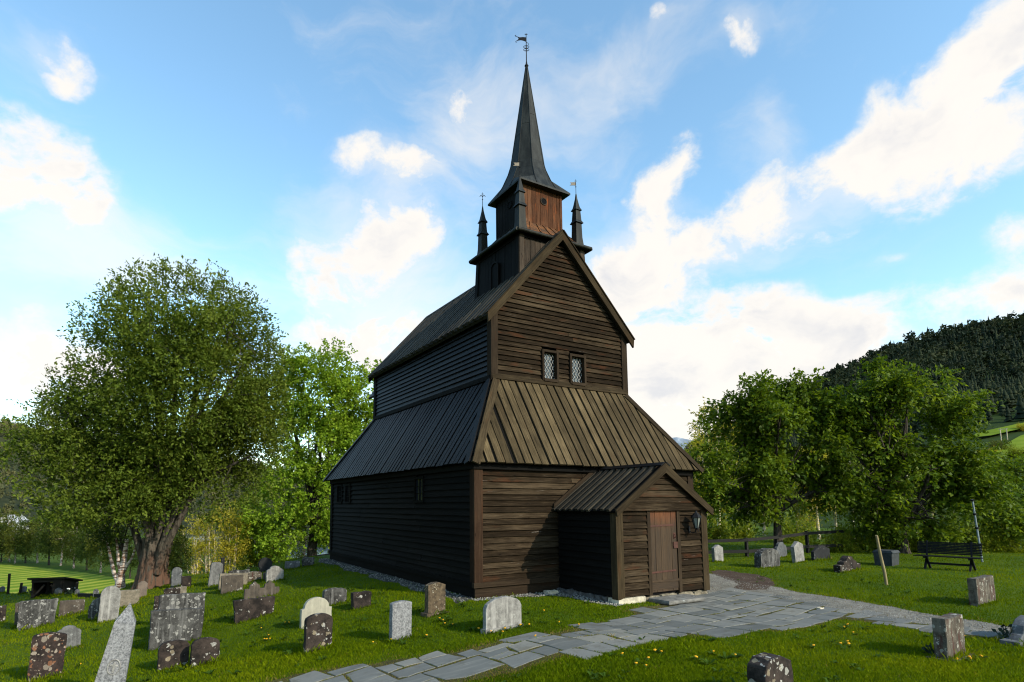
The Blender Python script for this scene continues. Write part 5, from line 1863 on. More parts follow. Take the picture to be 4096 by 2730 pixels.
# shelter
P = hit(122, 1369); P = P + np.array([0, .8, 0]); P[2] = float(gz(P[0], P[1])); d = depth_of(P); k = ppm(d)
e = thing('open_shelter', 'small dark open wooden shelter with flat roof beside the mown field', 'shelter', P, -.25)
w, h = 62 / k, 41 / k
mb = MB(); mb.hexa([(-w / 2 - .1, -1.0, h - .06), (w / 2 + .1, -1.0, h - .06), (w / 2 + .1, 1.0, h - .40), (-w / 2 - .1, 1.0, h - .40)], [(-w / 2 - .1, -1.0, h), (w / 2 + .1, -1.0, h), (w / 2 + .1, 1.0, h - .34), (-w / 2 - .1, 1.0, h - .34)]); mb.build('roof', W_SHED, e)
for x0, x1 in ((-w / 2, -w / 2 + .06), (w / 2 - .06, w / 2)):
    mb = MB(); mb.hexa([(x0, -.8, -.4), (x1, -.8, -.4), (x1, .8, -.4), (x0, .8, -.4)], [(x0, -.8, h - .10), (x1, -.8, h - .10), (x1, .8, h - .36), (x0, .8, h - .36)]); mb.build('side_wall', W_SHED, e)
mb = MB(); mb.box((-w / 2 + .06, .7, -.4), (-w * .10, .76, h - .38), 0); mb.box((-w * .10, .7, h - .75), (w * .3, .76, h - .65), 0); mb.box((w * .28, .7, -.4), (w / 2 - .06, .76, h - .38), 0); mb.build('back_wall', W_SHED, e)
mb = MB()
for x, s in ((-w / 2 + .05, 1), (w / 2 - .05, -1)): mb.beam((x, -.8, h - .8), (x + s * .4, -.8, h - .3), .07, .07)
mb.box((-w / 2, -.86, h - .2), (w / 2, -.80, h - .08), 0)
mb.build('brace', W_SHED, e)
mb = MB(); mb.box((w * .16, -.84, -.4), (w / 2 - .062, -.78, h - .09), 2); mb.build('front_panel', W_SHED, e)
mb = MB(); mb.box((-w * .15, -.2, -.3), (w * .2, .3, .25), 0); mb.build('workbench', W_SHED, e)

# white house far left
d = 190
P = at(12, 1212, d); 
e = thing('white_house', 'white gabled house on the wooded slope at the far left', 'house', P, -.3)
k = ppm(d)
w, hw, hr = 40 / k, 13 / k, 27 / k
def house(e, w, hw, hr, dep, base=-2.5):
    mb = MB()
    pts = [(-w / 2, base), (w / 2, base), (w / 2, hw), (0, hr), (-w / 2, hw)]
    slab(mb, [(x, 0, z) for x, z in pts], (0, -1, 0), dep, .5); mb.build('wall', M_WHITEPAINT, e)
    mb = MB()
    for s in (-1, 1):
        q = [(s * (w / 2 + .5), -.5, hw - .35), (0, -.5, hr + .12), (0, dep + .5, hr + .12), (s * (w / 2 + .5), dep + .5, hw - .35)]
        slab(mb, q, (s * .6, 0, .8), .15, .5)
    mb.build('roof', M_HOUSEROOF, e)
    for x in (-.45, .45):
        for z in (hw * .98, ):
            mb = MB(); mb.box((x - .3, -.08, z), (x + .3, -.01, z + 1.0), 0); f = mb.build('window', M_WHITEPAINT, e)
            mb = MB(); mb.box((x - .22, -.10, z + .1), (x + .22, -.082, z + .9), 0); mb.build('pane', M_GLASS, f)
    for x in (-w * .3, 0, w * .3):
        mb = MB(); mb.box((x - .45, -.08, hw * .25), (x + .45, -.01, hw * .25 + 1.3), 0); f = mb.build('window', M_WHITEPAINT, e)
        mb = MB(); mb.box((x - .36, -.10, hw * .25 + .1), (x + .36, -.082, hw * .25 + 1.2), 0); mb.build('pane', M_GLASS, f)
house(e, w, hw, hr, 9)
# ------------------------------------------------------------------ trees
def leaves_mesh(name, mat, parent, cen, out, n_per, leaf, twig, r, droop=0.0, fold=.25, flat=.5, aspect=.55):
    """leaf clusters: cen (m,3) twig roots, out (m,3) twig directions"""
    m = len(cen)
    N = m * n_per
    C = np.repeat(cen, n_per, 0); D = np.repeat(out, n_per, 0)
    s = np.tile(np.linspace(.05, 1, n_per), m) + r.uniform(-.08, .08, N)
    L = twig * r.uniform(.6, 1.3, m); L = np.repeat(L, n_per)
    pos = C + D * (s * L)[:, None]
    pos[:, 2] -= droop * (s * s) * L
    pos += r.normal(0, .12 * twig, (N, 3))
    ax = D * .6 + r.normal(0, .6, (N, 3)); ax[:, 2] -= droop * .9
    ax /= np.linalg.norm(ax, axis=1)[:, None] + 1e-9
    nn = r.normal(0, 1 - flat, (N, 3)); nn[:, 2] += flat * 1.3
    side = np.cross(ax, nn); side /= np.linalg.norm(side, axis=1)[:, None] + 1e-9
    nn = np.cross(side, ax)
    l = leaf * r.uniform(.65, 1.25, N)[:, None]
    V = np.empty((N, 4, 3))
    V[:, 0] = pos
    V[:, 1] = pos + ax * l * .5 + side * l * aspect * .5 + nn * l * fold * .4
    V[:, 2] = pos + ax * l
    V[:, 3] = pos + ax * l * .5 - side * l * aspect * .5 + nn * l * fold * .4
    t = np.repeat(r.normal(.5, .14, m), n_per) + r.normal(0, .13, N)
    return quads_mesh(name, V.reshape(-1, 3), np.arange(N * 4).reshape(N, 4), mat, np.clip(t, 0, 1), parent)


def pnoise(P, f, ph):
    x, y, z = P[:, 0] * f, P[:, 1] * f, P[:, 2] * f
    return (np.sin(x + 1.7 * np.sin(y * .8 + ph) + ph) + np.sin(y * 1.1 + 1.5 * np.sin(z + ph * 2) + 2 * ph) + np.sin(z * 1.2 + 1.6 * np.sin(x * .9 + 3 * ph))) / 3


def tree(name, label, cat, base, blobs, n_clu, n_per, leaf, lmat, bmat, trunk, r0, seed, group=None, fork=None, limbs=9, shell=2.4, gap=-.25, twig=.5, droop=.1, updir=.3, subs=6, gf=.9, root=None, flat=.5, trunk_sides=12, limb_r=.34, aspect=.55, bare=0, wobble=.16):
    """blobs: (dx,dy,dz, rx,ry,rz) relative to base; trunk: list of (dx,dy,dz) from foot to fork"""
    r = np.random.default_rng(seed); rr_ = random.Random(seed)
    e = root or thing(name, label, cat, base, 0, group)
    B = np.array(blobs, float)
    vol = (B[:, 3] * B[:, 4] * B[:, 5]) ** (.75)
    need = n_clu; cs = []; os_ = []
    while need > 0:
        m = need * 2 + 50
        k = r.choice(len(B), m, p=vol / vol.sum())
        d = r.normal(0, 1, (m, 3)); d /= np.linalg.norm(d, axis=1)[:, None]
        u = r.random(m) ** (1 / shell)
        wob = 1 + wobble * pnoise(d * 3.1, 1.0, seed % 7 + k * 1.3)
        P = B[k, :3] + d * B[k, 3:6] * (u * wob)[:, None]
        ok = pnoise(P, gf * 2.2, seed * .37) + .5 * pnoise(P, gf * 5.1, seed * .71) > gap
        # thin out clusters deep inside other blobs less often seen
        P, d = P[ok][:need], d[ok][:need]
        cs.append(P); os_.append(d); need -= len(P)
    C = np.vstack(cs); O = np.vstack(os_)
    O = O * .7 + r.normal(0, .45, O.shape); O[:, 2] += updir
    O /= np.linalg.norm(O, axis=1)[:, None]
    leaves_mesh('crown', lmat, e, C, O, n_per, leaf, twig, r, droop, flat=flat, aspect=aspect)
    mb = MB()
    tr = [Vector(p) for p in trunk]
    if r0 > 0:
        rad = [r0 * (1.35 if i == 0 else 1.0 - .35 * i / (len(tr) - 1)) for i in range(len(tr))]
        # root flare
        pts = [tr[0] - Vector((0, 0, .3)), tr[0] + Vector((0, 0, .05))] + [tr[0].lerp(tr[1], .25)] + tr[1:]
        rads = [r0 * 1.5, r0 * 1.32, r0 * 1.08] + rad[1:]
        mb.tube(pts, rads, trunk_sides, .5)
    fk = tr[-1]
    order = sorted(range(len(B)), key=lambda i: -vol[i])
    for i in range(limbs):
        b = B[order[i % len(B)]]
        a = rr_.uniform(0, 6.28); el = rr_.uniform(.1, 1.2)
        tgt = Vector((b[0] + b[3] * .75 * math.cos(a) * math.cos(el), b[1] + b[4] * .75 * math.sin(a) * math.cos(el), b[2] + b[5] * .8 * math.sin(el) * (1 if rr_.random() > .12 else -.5)))
        st = fk.lerp(tr[-2], rr_.uniform(0, .35)) if len(tr) > 1 else fk
        mid = st.lerp(tgt, .45) + Vector((rr_.uniform(-.5, .5), rr_.uniform(-.5, .5), .12 * (tgt - st).length))
        pts = []
        for q in np.linspace(0, 1, 8):
            p = st * (1 - q) ** 2 + mid * 2 * q * (1 - q) + tgt * q * q
            pts.append(p + Vector((rr_.uniform(-1, 1), rr_.uniform(-1, 1), rr_.uniform(-1, 1))) * (.05 * q * (1 - q) * 4 * r0 / .3))
        R0 = r0 * limb_r * rr_.uniform(.75, 1.25) if r0 > 0 else limb_r
        mb.tube(pts, [R0 * (1 - .85 * q) + .008 for q in np.linspace(0, 1, 8)], 6, .5, False)
        for j in range(subs):
            q = rr_.uniform(.25, .95); ii = min(6, int(q * 7)); s = pts[ii].lerp(pts[ii + 1], q * 7 - ii)
            ids = r.integers(0, len(C), 14)
            dist = np.linalg.norm(C[ids] - np.array(s), axis=1); t2 = Vector(C[ids[int(np.argmin(dist))]])
            m2 = s.lerp(t2, .5) + Vector((0, 0, .1 * (t2 - s).length)) + Vector((rr_.uniform(-.2, .2), rr_.uniform(-.2, .2), 0))
            pp_ = [s * (1 - w) ** 2 + m2 * 2 * w * (1 - w) + t2 * w * w for w in np.linspace(0, 1, 5)]
            rs = (R0 * (1 - .85 * q) + .008) * .55
            mb.tube(pp_, [rs * (1 - .8 * w) + .004 for w in np.linspace(0, 1, 5)], 4, .5, False)
    # bare twigs
    for i in range(bare):
        k = rr_.randrange(len(C)); s = Vector(C[k]); o = Vector(O[k])
        mb.tube([s - o * .5, s + o * .2, s + o * .9], [.012, .009, .003], 3, .5, False)
    mb.build('trunk', bmat, e)
    return e


def blobs_px(base, depth, lst, dy=1.0):
    """crown masses given in survey pixels at the tree's own distance, turned into metres round the tree"""
    k = ppm(depth); out = []
    for q in lst:
        x, y, rx, rz = q[:4]; dd = q[4] if len(q) > 4 else 0
        P = at(x, y, depth + dd) - base
        out.append((P[0], P[1], P[2], rx / k, (rx / k) * dy, rz / k))
    return out


# the big old tree on the left
P = hit(345, 1350); d = depth_of(P); k = ppm(d)
bl = blobs_px(P, d, [(425, 850, 215, 232), (425, 850, 195, 215, -1), (430, 800, 185, 175), (520, 900, 125, 170), (480, 960, 175, 170), (300, 1000, 190, 150), (575, 980, 90, 130, 1), (590, 1090, 70, 70, -1), (125, 955, 90, 90, -2), (205, 930, 70, 60, -1), (110, 1070, 105, 75, -2), (230, 1115, 150, 85, -1.5), (430, 1110, 170, 85, 1), (165, 1165, 60, 40, -2), (320, 1160, 110, 50, -1.5), (240, 1190, 60, 30, -2), (445, 1165, 80, 45, -1)], .95)
tk = [(0, 0, 0), (0.02, 0, .8), (.15, 0, 1.9), (.22, .1, 2.9)]
BT = tree('old_tree', 'huge old broad crowned tree with thick furrowed trunk on the left', 'tree', P, bl, 10200, 13, .135, L_BIG, B_BIG, tk, .34, 41, None, limbs=26, subs=12, shell=2.6, gap=-.21, twig=.5, wobble=.07, droop=.05, updir=.35, gf=.55, limb_r=.36, bare=120, aspect=.5, trunk_sides=16)
# its main stems rise close together from the bole
mb = MB(); kk = lambda x, y, dd=0: Vector(at(x, y, d + dd) - P)
for pts, ra in (([(338, 1318), (325, 1270), (308, 1215), (285, 1150), (262, 1095)], .30), ([(349, 1318), (350, 1275), (352, 1200), (365, 1100), (370, 980), (362, 860)], .36), ([(358, 1318), (372, 1270), (395, 1200), (420, 1110), (440, 1000), (452, 880)], .40),
                ([(346, 1318), (345, 1270), (335, 1190), (330, 1080), (318, 980)], .26), ([(360, 1318), (378, 1262), (425, 1170), (470, 1080), (505, 1000)], .26), ([(355, 1318), (360, 1250), (385, 1120), (400, 960), (405, 800)], .28)):
    V_ = [kk(x, y, rnd.uniform(-.4, .4)) for x, y in pts]
    mb.tube(V_, [ra * .62 * (1 - .6 * i / (len(V_) - 1)) for i in range(len(V_))], 9, .5)
mb.build('stem', B_BIG, BT)
# gnarled bole: a lobed, flaring foot
mb = MB()
nz, na_ = 26, 44
G_ = []
for i in range(nz):
    z = -.3 + 2.2 * i / (nz - 1)
    row = []
    for j in range(na_):
        t = 2 * PI * j / na_
        fl = .15 * math.exp(-max(z, 0) / .45)
        rad = .44 + fl * (1 + .8 * math.sin(5 * t + 1.1) * math.cos(2 * t)) + .035 * math.sin(7 * t + z * 1.6) + .03 * math.sin(13 * t - z * 2.3) + .05 * math.sin(3 * t + z * 1.1) + .10 * max(0, z - 1.2) * .8
        rad += rnd.uniform(-.016, .016)
        row.append(Vector((rad * math.cos(t) + .07 * max(0, z), rad * math.sin(t) * .9, z)))
    G_.append(row)
for i in range(nz - 1):
    for j in range(na_):
        j2 = (j + 1) % na_
        mb.face([G_[i][j], G_[i][j2], G_[i + 1][j2], G_[i + 1][j]], None, .5, True)
mb.build('bole', B_BIG, BT, None, True)

# small birch in front of it
P = hit(275, 1352); P = np.array([P[0], P[1], float(gz(P[0], P[1]))]); d = depth_of(P); k = ppm(d)
e = thing('birch_tree', 'small birch with three pale stems left of the thick old trunk', 'tree', P)
mb = MB()
for pts, ra in (([(275, 1356), (278, 1320), (285, 1288), (291, 1240)], .17), ([(274, 1340), (262, 1318), (256, 1290), (250, 1262), (240, 1220)], .09), ([(280, 1320), (292, 1300), (303, 1283), (318, 1240)], .07), ([(281, 1318), (272, 1295), (270, 1260), (262, 1200)], .08)):
    V_ = [Vector(at(x, y, d) - P) for x, y in pts]; mb.tube(V_, [ra * (1.25 if i == 0 else 1 - .6 * i / (len(V_) - 1)) for i in range(len(V_))], 8)
mb.build('trunk', B_BIRCH, e)
tree('', '', '', P, blobs_px(P, d, [(265, 1215, 45, 40), (305, 1225, 35, 35), (235, 1225, 35, 30)]), 260, 10, .11, L_DARK, B_DARK, [(0, 0, 1.2), (0, 0, 1.6)], 0, 5, limbs=4, subs=4, root=e, limb_r=.03)

# bright green maple behind the church's left side
P = np.array(at(716, 1300, 58.0)); P[2] = float(gz(P[0], P[1])); d = depth_of(P)
bl = blobs_px(P, d, [(745, 860, 70, 80), (665, 850, 45, 50), (645, 960, 45, 60), (690, 920, 60, 70), (760, 930, 75, 70), (820, 935, 60, 65), (720, 1010, 75, 60), (790, 1030, 75, 70), (680, 1090, 80, 60), (760, 1120, 80, 70), (840, 1010, 50, 90, 2), (860, 890, 40, 55, 2), (640, 1170, 75, 60, -1), (720, 1200, 70, 55), (780, 1215, 60, 60), (610, 1230, 60, 45), (650, 1250, 45, 35, -2)], 1.0)
tree('maple_tree', 'bright green sunlit maple between the old tree and the church', 'tree', P, bl, 5000, 13, .27, L_BRIGHT, B_DARK, [(0, 0, 0), (0, 0, 3.2), (.2, 0, 6.5)], .55, 17, limbs=18, subs=7, shell=2.2, gap=-.25, twig=.75, droop=.15, gf=.5, aspect=.75)
# yellow green bush with many pale stems
P = np.array(at(475, 1345, 56.0)); P[2] = float(gz(P[0], P[1])); d = depth_of(P); k = ppm(d)
e = thing('aspen_bush', 'yellow green bush of many thin pale stems behind the left gravestones', 'bush', P)
mb = MB()
for i in range(24):
    x0 = rnd.uniform(432, 545); x1 = x0 + rnd.uniform(-22, 22); y1 = rnd.uniform(1190, 1260)
    dd = rnd.uniform(-.8, .8)
    V_ = [Vector(at(x0, 1352, d + dd) - P), Vector(at((x0 + x1) / 2 + rnd.uniform(-4, 4), 1290, d + dd) - P), Vector(at(x1, y1, d + dd) - P)]
    mb.tube(V_, [.075, .055, .02], 5)
mb.build('trunk', B_PALE, e)
tree('', '', '', P, blobs_px(P, d, [(450, 1240, 40, 45), (500, 1235, 45, 50), (545, 1225, 35, 50), (470, 1290, 40, 40), (530, 1290, 40, 40), (515, 1190, 40, 35)]), 1000, 11, .19, L_YEL, B_PALE, [(0, 0, .5), (0, 0, 1.0)], 0, 9, limbs=8, subs=4, root=e, limb_r=.03, twig=.7, gap=-.1, gf=1.0)
P = np.array(at(585, 1330, 60.0)); P[2] = float(gz(P[0], P[1])); d = depth_of(P)
tree('leafy_bush', 'fresh green bush beside the yellow green bush', 'bush', P, blobs_px(P, d, [(585, 1250, 45, 60), (560, 1190, 40, 40), (620, 1275, 40, 40)]), 800, 11, .24, L_AUTU, B_DARK, [(0, 0, 0), (0, 0, 1.0)], .14, 23, limbs=7, subs=5, gap=-.15, twig=.7, gf=.9)

def layered(bl, seed, k=3, rz=.36, rx=.78):
    """break rounded crown masses into flat sprays with air between them"""
    r = random.Random(seed); out = []
    for b in bl:
        for i in range(k):
            t = (i + .5) / k * 2 - 1
            out.append((b[0] + r.uniform(-.45, .45) * b[3], b[1] + r.uniform(-.45, .45) * b[4], b[2] + (t * .85 + r.uniform(-.1, .1)) * b[5], b[3] * rx * r.uniform(.75, 1.15), b[4] * rx * r.uniform(.75, 1.15), b[5] * rz * r.uniform(.7, 1.2)))
    return out


# two dark elms on the right
P = hit(1790, 1272); d = depth_of(P)
bl = blobs_px(P, d, [(1700, 925, 60, 45), (1660, 985, 50, 40), (1760, 960, 80, 55), (1850, 905, 60, 50), (1900, 960, 60, 60), (1700, 1050, 90, 50), (1800, 1040, 90, 60), (1640, 1065, 45, 35, -1), (1690, 1120, 80, 40, -1), (1880, 1060, 70, 60), (1640, 1140, 50, 35), (1760, 1150, 90, 40), (1870, 1140, 70, 45), (1670, 1190, 45, 22, 1), (1815, 875, 35, 25), (1740, 900, 40, 30)], 1.05)
tree('elm_tree', 'dark green elm with forked trunk standing nearest the church porch', 'tree', P, layered(bl, 1, 3, .40, .85), 2300, 14, .20, L_ELM, B_DARK, [(0, 0, 0), (0, 0, 1.3), (0.05, 0, 2.1)], .20, 77, 'elms on the right lawn', limbs=18, subs=8, shell=2.3, gap=-.06, twig=.6, droop=.35, updir=.05, gf=.8, flat=.62, limb_r=.5, aspect=.6)
P = hit(2078, 1272); d = depth_of(P)
bl = blobs_px(P, d, [(2010, 905, 85, 60), (2100, 905, 80, 55), (1950, 950, 60, 60), (2170, 970, 60, 60), (2060, 990, 120, 70), (1960, 1050, 80, 60), (2190, 1060, 75, 60), (2080, 1090, 120, 60), (1970, 1140, 80, 50), (2200, 1130, 90, 50), (2090, 1170, 100, 45), (2250, 1085, 60, 55, -1), (2160, 1215, 60, 22, 1), (2300, 1180, 60, 60, 1), (1990, 1215, 45, 20, 1)], 1.0)
tree('elm_tree', 'broad dark green elm with several stems behind the black bench', 'tree', P, layered(bl, 2, 3, .40, .85), 3000, 14, .20, L_ELM, B_DARK, [(0, 0, 0), (0, 0, .8), (0.05, 0, 1.5)], .20, 78, 'elms on the right lawn', limbs=20, subs=9, shell=2.3, gap=-.06, twig=.6, droop=.35, updir=.05, gf=.75, flat=.62, limb_r=.5, aspect=.6)
P = np.array(at(2330, 1300, 37)); P[2] = float(gz(P[0], P[1])); d = depth_of(P)
bl = blobs_px(P, d, [(2310, 1110, 60, 55), (2370, 1120, 70, 70), (2290, 1190, 60, 50), (2350, 1210, 80, 55), (2270, 1250, 50, 35), (2340, 1265, 70, 35)], 1.0)
tree('elm_tree', 'lower elm reaching out of view behind the grey banded pole', 'tree', P, layered(bl, 3, 3, .40, .85), 1300, 14, .20, L_ELM, B_DARK, [(0, 0, 0), (0, 0, 1.0), (0, 0, 1.6)], .14, 79, 'elms on the right lawn', limbs=12, subs=7, gap=-.12, twig=.6, droop=.35, updir=.05, flat=.62, limb_r=.5, aspect=.6)

# sunlit pale trunked aspens behind the right fence: one prototype of two sizes, copied
ASP = []
for s in (1, 2, 3):
    q = [(0, 0, 5.6, 1.5, 1.5, 2.0), (.5, .2, 3.9, 1.5, 1.4, 1.2), (-.6, -.2, 3.4, 1.3, 1.3, 1.1), (.2, 0, 7.2, 1.0, 1.0, 1.3), (-.2, .3, 2.2, 1.1, 1.1, .7)]
    q = [(a + rnd.uniform(-.5, .5), b + rnd.uniform(-.4, .4), c + rnd.uniform(-.4, .4), rx, ry, rz) for a, b, c, rx, ry, rz in q]
    e = tree('aspen_tree', 'x', 'tree', (0, 0, 0), q, 620, 9, .15, (L_AUTU, L_YEL, L_OLIVE)[s - 1], B_PALE, [(0, 0, 0), (.05, 0, 2.4), (-.05, 0, 5.5)], .12, 100 + s, 'pale trunked aspens beyond the fence', limbs=9, subs=5, gap=-.05, twig=.5, droop=.15, limb_r=.38, gf=1.1, trunk_sides=8)
    ASP.append(e)
spots = [(1628, 46, 1.0, 0), (1655, 43, 1.05, 1), (1690, 49, 1.0, 2), (1722, 45, .85, 0), (1760, 52, 1.0, 1), (1800, 47, .85, 0), (1838, 50, .9, 2), (1885, 46, .85, 1), (1925, 52, .95, 0), (1965, 47, .85, 2), (2010, 50, .9, 0), (2060, 46, .8, 2), (2110, 51, .9, 0), (2150, 45, .8, 2), (2200, 49, .9, 2), (2245, 44, .8, 0), (2290, 50, .85, 2), (2335, 46, .85, 2), (1605, 55, 1.0, 2), (1700, 60, 1.1, 0)]
near = ['beside the porch gable edge', 'right of the porch roof', 'above the left end of the rail fence', 'behind the left part of the rail fence', 'behind the middle of the rail fence', 'behind the forked elm trunk', 'just right of the forked elm trunk', 'behind the right end of the rail fence',
        'above the broad blackish stone', 'above the dark stepped stone', 'left of the leaning stake top', 'behind the stone chest', 'left of the bench back', 'behind the middle of the bench', 'behind the right end of the bench', 'at the grey banded pole', 'right of the grey banded pole', 'at the right edge of view', 'mostly hidden by the church porch', 'farther back beyond the rail fence']
for i, (x, dd, s, kd) in enumerate(spots):
    dd *= 1.25; s *= 1.35 if x < 2180 else .55
    P = np.array(at(x, 1285, dd)); P[2] = float(gz(P[0], P[1]))
    lab = ('fresh green', 'yellow leaved', 'olive green')[kd] + ' aspen with pale trunk ' + near[i]
    first = ASP[kd].get('used', 0) == 0
    if first:
        o = ASP[kd]; o['used'] = 1; o.location = P; o['label'] = lab
    else: o = dup(ASP[kd], P, None, lab)
    o.rotation_euler = (0, 0, rnd.uniform(0, 6.28)); o.scale = (s, s, s * rnd.uniform(.9, 1.1))
for a in ASP:
    if 'used' in a: del a['used']

# low leafy understorey behind the right fence and bench
BU = tree('leafy_shrub', 'x', 'bush', (0, 0, 0), [(0, 0, .9, 1.4, 1.1, .9), (.9, .1, .7, 1.0, .9, .7), (-.9, 0, .7, 1.0, .9, .7)], 330, 11, .15, L_AUTU, B_DARK, [(0, 0, 0), (0, 0, .5)], .05, 55, 'shrubs along the right lawn edge', limbs=6, subs=4, gap=-.1, gf=1.5)
sh = [(1930, 36, 1.0, 'low leafy shrub beside the broad blackish stone'), (1985, 37, 1.2, 'low leafy shrub above the dark stepped stone'), (2080, 36, 1.1, 'low leafy shrub at the foot of the many stemmed elm'), (2130, 36, 1.1, 'low leafy shrub left behind the bench'), (2190, 37, 1.2, 'low leafy shrub right behind the bench'), (2260, 36, 1.1, 'low leafy shrub around the grey banded pole'), (2320, 37, 1.3, 'low leafy shrub at the right edge above the road kerb'),
      (1700, 44, 1.2, 'low leafy shrub seen through the rail fence on its left'), (1830, 43, 1.3, 'low leafy shrub seen through the rail fence near its right end'), (1640, 45, 1.2, 'low leafy shrub between fence and porch')]
for i, (x, dd, s, lab) in enumerate(sh):
    dd -= 8
    P = np.array(at(x, 1280, dd)); P[2] = float(gz(P[0], P[1])) - .1
    o = BU if i == 0 else dup(BU, P)
    o.location = P; o['label'] = lab; s *= .7; o.rotation_euler = (0, 0, rnd.uniform(0, 6.28)); o.scale = (s, s, s)

# pale blossoming tree peeping out left of the elms
P = np.array(at(1610, 1260, 70)); P[2] = float(gz(P[0], P[1])); d = depth_of(P)
tree('birch_tree', 'thin sparse pale tree between the skirt roof and the elms', 'tree', P, blobs_px(P, d, [(1605, 1040, 35, 45), (1595, 1100, 30, 40), (1625, 1150, 35, 50)]), 420, 7, .16, L_YEL, B_PALE, [(0, 0, 0), (0, 0, 4), (0, 0, 8)], .12, 64, limbs=12, subs=6, gap=.05, gf=1.2, bare=60)

# trees along the far side of the mown field
FT = []
for s, lm in ((1, L_OLIVE), (2, L_DARK), (3, L_OLIVE)):
    q = [(0, 0, 6.5, 2.2, 2.2, 2.6), (1.0, .3, 4.4, 2.0, 2.0, 1.8), (-1.0, -.2, 4.0, 2.0, 2.0, 1.8), (0, 0, 9.0, 1.3, 1.3, 1.6), (.2, .6, 2.6, 1.9, 1.7, 1.0)]
    q = [(a + rnd.uniform(-.6, .6), b + rnd.uniform(-.6, .6), c + rnd.uniform(-.6, .6), rx, ry, rz) for a, b, c, rx, ry, rz in q]
    FT.append(tree('field_tree', 'x', 'tree', (0, 0, 0), q, 620, 9, .30, lm, B_BIRCH if s != 2 else B_DARK, [(0, 0, 0), (.1, 0, 2.6), (0, 0, 5.5)], .16, 200 + s, 'trees beyond the mown field', limbs=9, subs=4, gap=-.15, twig=.9, droop=.55 if s == 1 else .2, limb_r=.35, trunk_sides=7))
fs = [(2, 100, .72, 1, 'dark round tree just below the white house'), (34, 98, .70, 0, 'small weeping birch at the lower right of the white house'), (-20, 112, .88, 0, 'weeping birch cut off by the left edge below the white house'), (20, 108, .84, 2, 'olive birch right below the white house'), (58, 104, .75, 1, 'dark rounded tree left of the shelter across the field'), (85, 110, .82, 0, 'weeping birch straight above the shelter'), (112, 102, .9, 1, 'dark tree right above the shelter roof'), (140, 106, .9, 0, 'weeping birch right of the shelter across the field'),
      (170, 98, .9, 2, 'olive birch across the field above the last grave of the back row'), (200, 95, .95, 1, 'dark tree across the field left of the small birch'), (232, 92, .9, 0, 'weeping birch across the field behind the small birch'), (262, 88, .85, 1, 'dark tree hidden behind the small birch stems'), (300, 84, .8, 1, 'dark tree between the small birch and the thick trunk'), (410, 80, .8, 1, 'dark tree right of the thick trunk across the field'), (390, 95, 1.0, 2, 'olive birch far behind the thick trunk'), (620, 72, 1.0, 2, 'olive tree behind the foot of the maple'), (700, 80, 1.0, 1, 'dark tree in the gap under the maple'), (540, 90, 1.1, 1, 'dark tree behind the yellow green bush')]
us = [0, 0, 0]
for x, dd, s, kd, lab in fs:
    fd = float(np.interp(x, [q[0] for q in FAR], [q[1] for q in FAR])) + (dd - 78) * .22
    if x > 450: fd = dd
    P = np.array(at(x, 1300, fd)); P[2] = float(gz(P[0], P[1]))
    s *= fd / 100 * 1.0
    o = FT[kd] if not us[kd] else dup(FT[kd], P)
    us[kd] = 1
    o.location = P; o['label'] = lab; o.rotation_euler = (0, 0, rnd.uniform(0, 6.28)); o.scale = (s, s, s)

# ------------------------------------------------------------------ hills, fjord, far things
def azel(x, y):
    d = ray(x, y); return math.degrees(math.atan2(d[0], d[1])), math.degrees(math.asin(d[2]))


def hill(name, mat, az0, az1, r0, ridge, rbase=60, nr=70, na=140, rough=6, seed=1, zb=-3):
    """ridge: list of (azimuth deg, elevation deg); slope rises from rbase to the ridge at distance r0"""
    az = np.linspace(az0, az1, na); el = np.interp(az, [p[0] for p in ridge], [p[1] for p in ridge])
    V = np.zeros((nr + 8, na, 3))
    for i in range(nr + 8):
        q = i / (nr - 1)
        if q <= 1:
            r_ = rbase + (r0 - rbase) * q
            top = CAM[2] + r0 * np.tan(np.radians(el))
            z = zb + (top - zb) * (q ** 1.25)
        else:
            r_ = r0 * (1 + (q - 1) * 3); z = top * (1 - (q - 1) * 4) - 5
        a = np.radians(az)
        x = CAM[0] + r_ * np.sin(a); y = CAM[1] + r_ * np.cos(a)
        n_ = rough * np.sin(x * .013 + seed) * np.cos(y * .017 + seed * 2) * min(1, q * 2) * (0 if abs(q - 1) < .02 else 1)
        V[i] = np.stack([x, y, z + n_], 1)
    i, j = np.meshgrid(np.arange(nr + 7), np.arange(na - 1), indexing='ij')
    o = quads_mesh(name, V.reshape(-1, 3), np.stack([i * na + j, i * na + j + 1, (i + 1) * na + j + 1, (i + 1) * na + j], -1).reshape(-1, 4)[:, ::-1], mat, None, None, True)
    return struct(o), V


def hill_mat(name, a, b, c_, sc=.01):
    w = NT(name); p = w.obj()
    n_ = w.noise(p, sc, 6, .65); n2 = w.noise(p, sc * 8, 4, .7)
    f = w.math('ADD', w.math('MULTIPLY', n_, .6), w.math('MULTIPLY', n2, .4))
    return w.done(w.bsdf(w.ramp(f, [(.35, a), (.5, b), (.65, c_)]), .95, .05))


RID = [azel(1500, 1080), azel(1620, 1010), azel(1800, 920), azel(1900, 868), azel(1965, 838), azel(2040, 800), azel(2100, 776), azel(2160, 765), azel(2240, 750), azel(2353, 734), azel(2480, 700)]
RID = [(a, e - .25) for a, e in RID]
RID = [(RID[0][0] - 6, .5)] + RID + [(100, RID[-1][1] + 2), (125, 4)]
hr, HV = hill('hill', hill_mat('hill_east', (.018, .032, .008), (.030, .050, .011), (.05, .072, .014)), RID[0][0], 125, 1250, RID, 70, 90, 200, 5, 1)


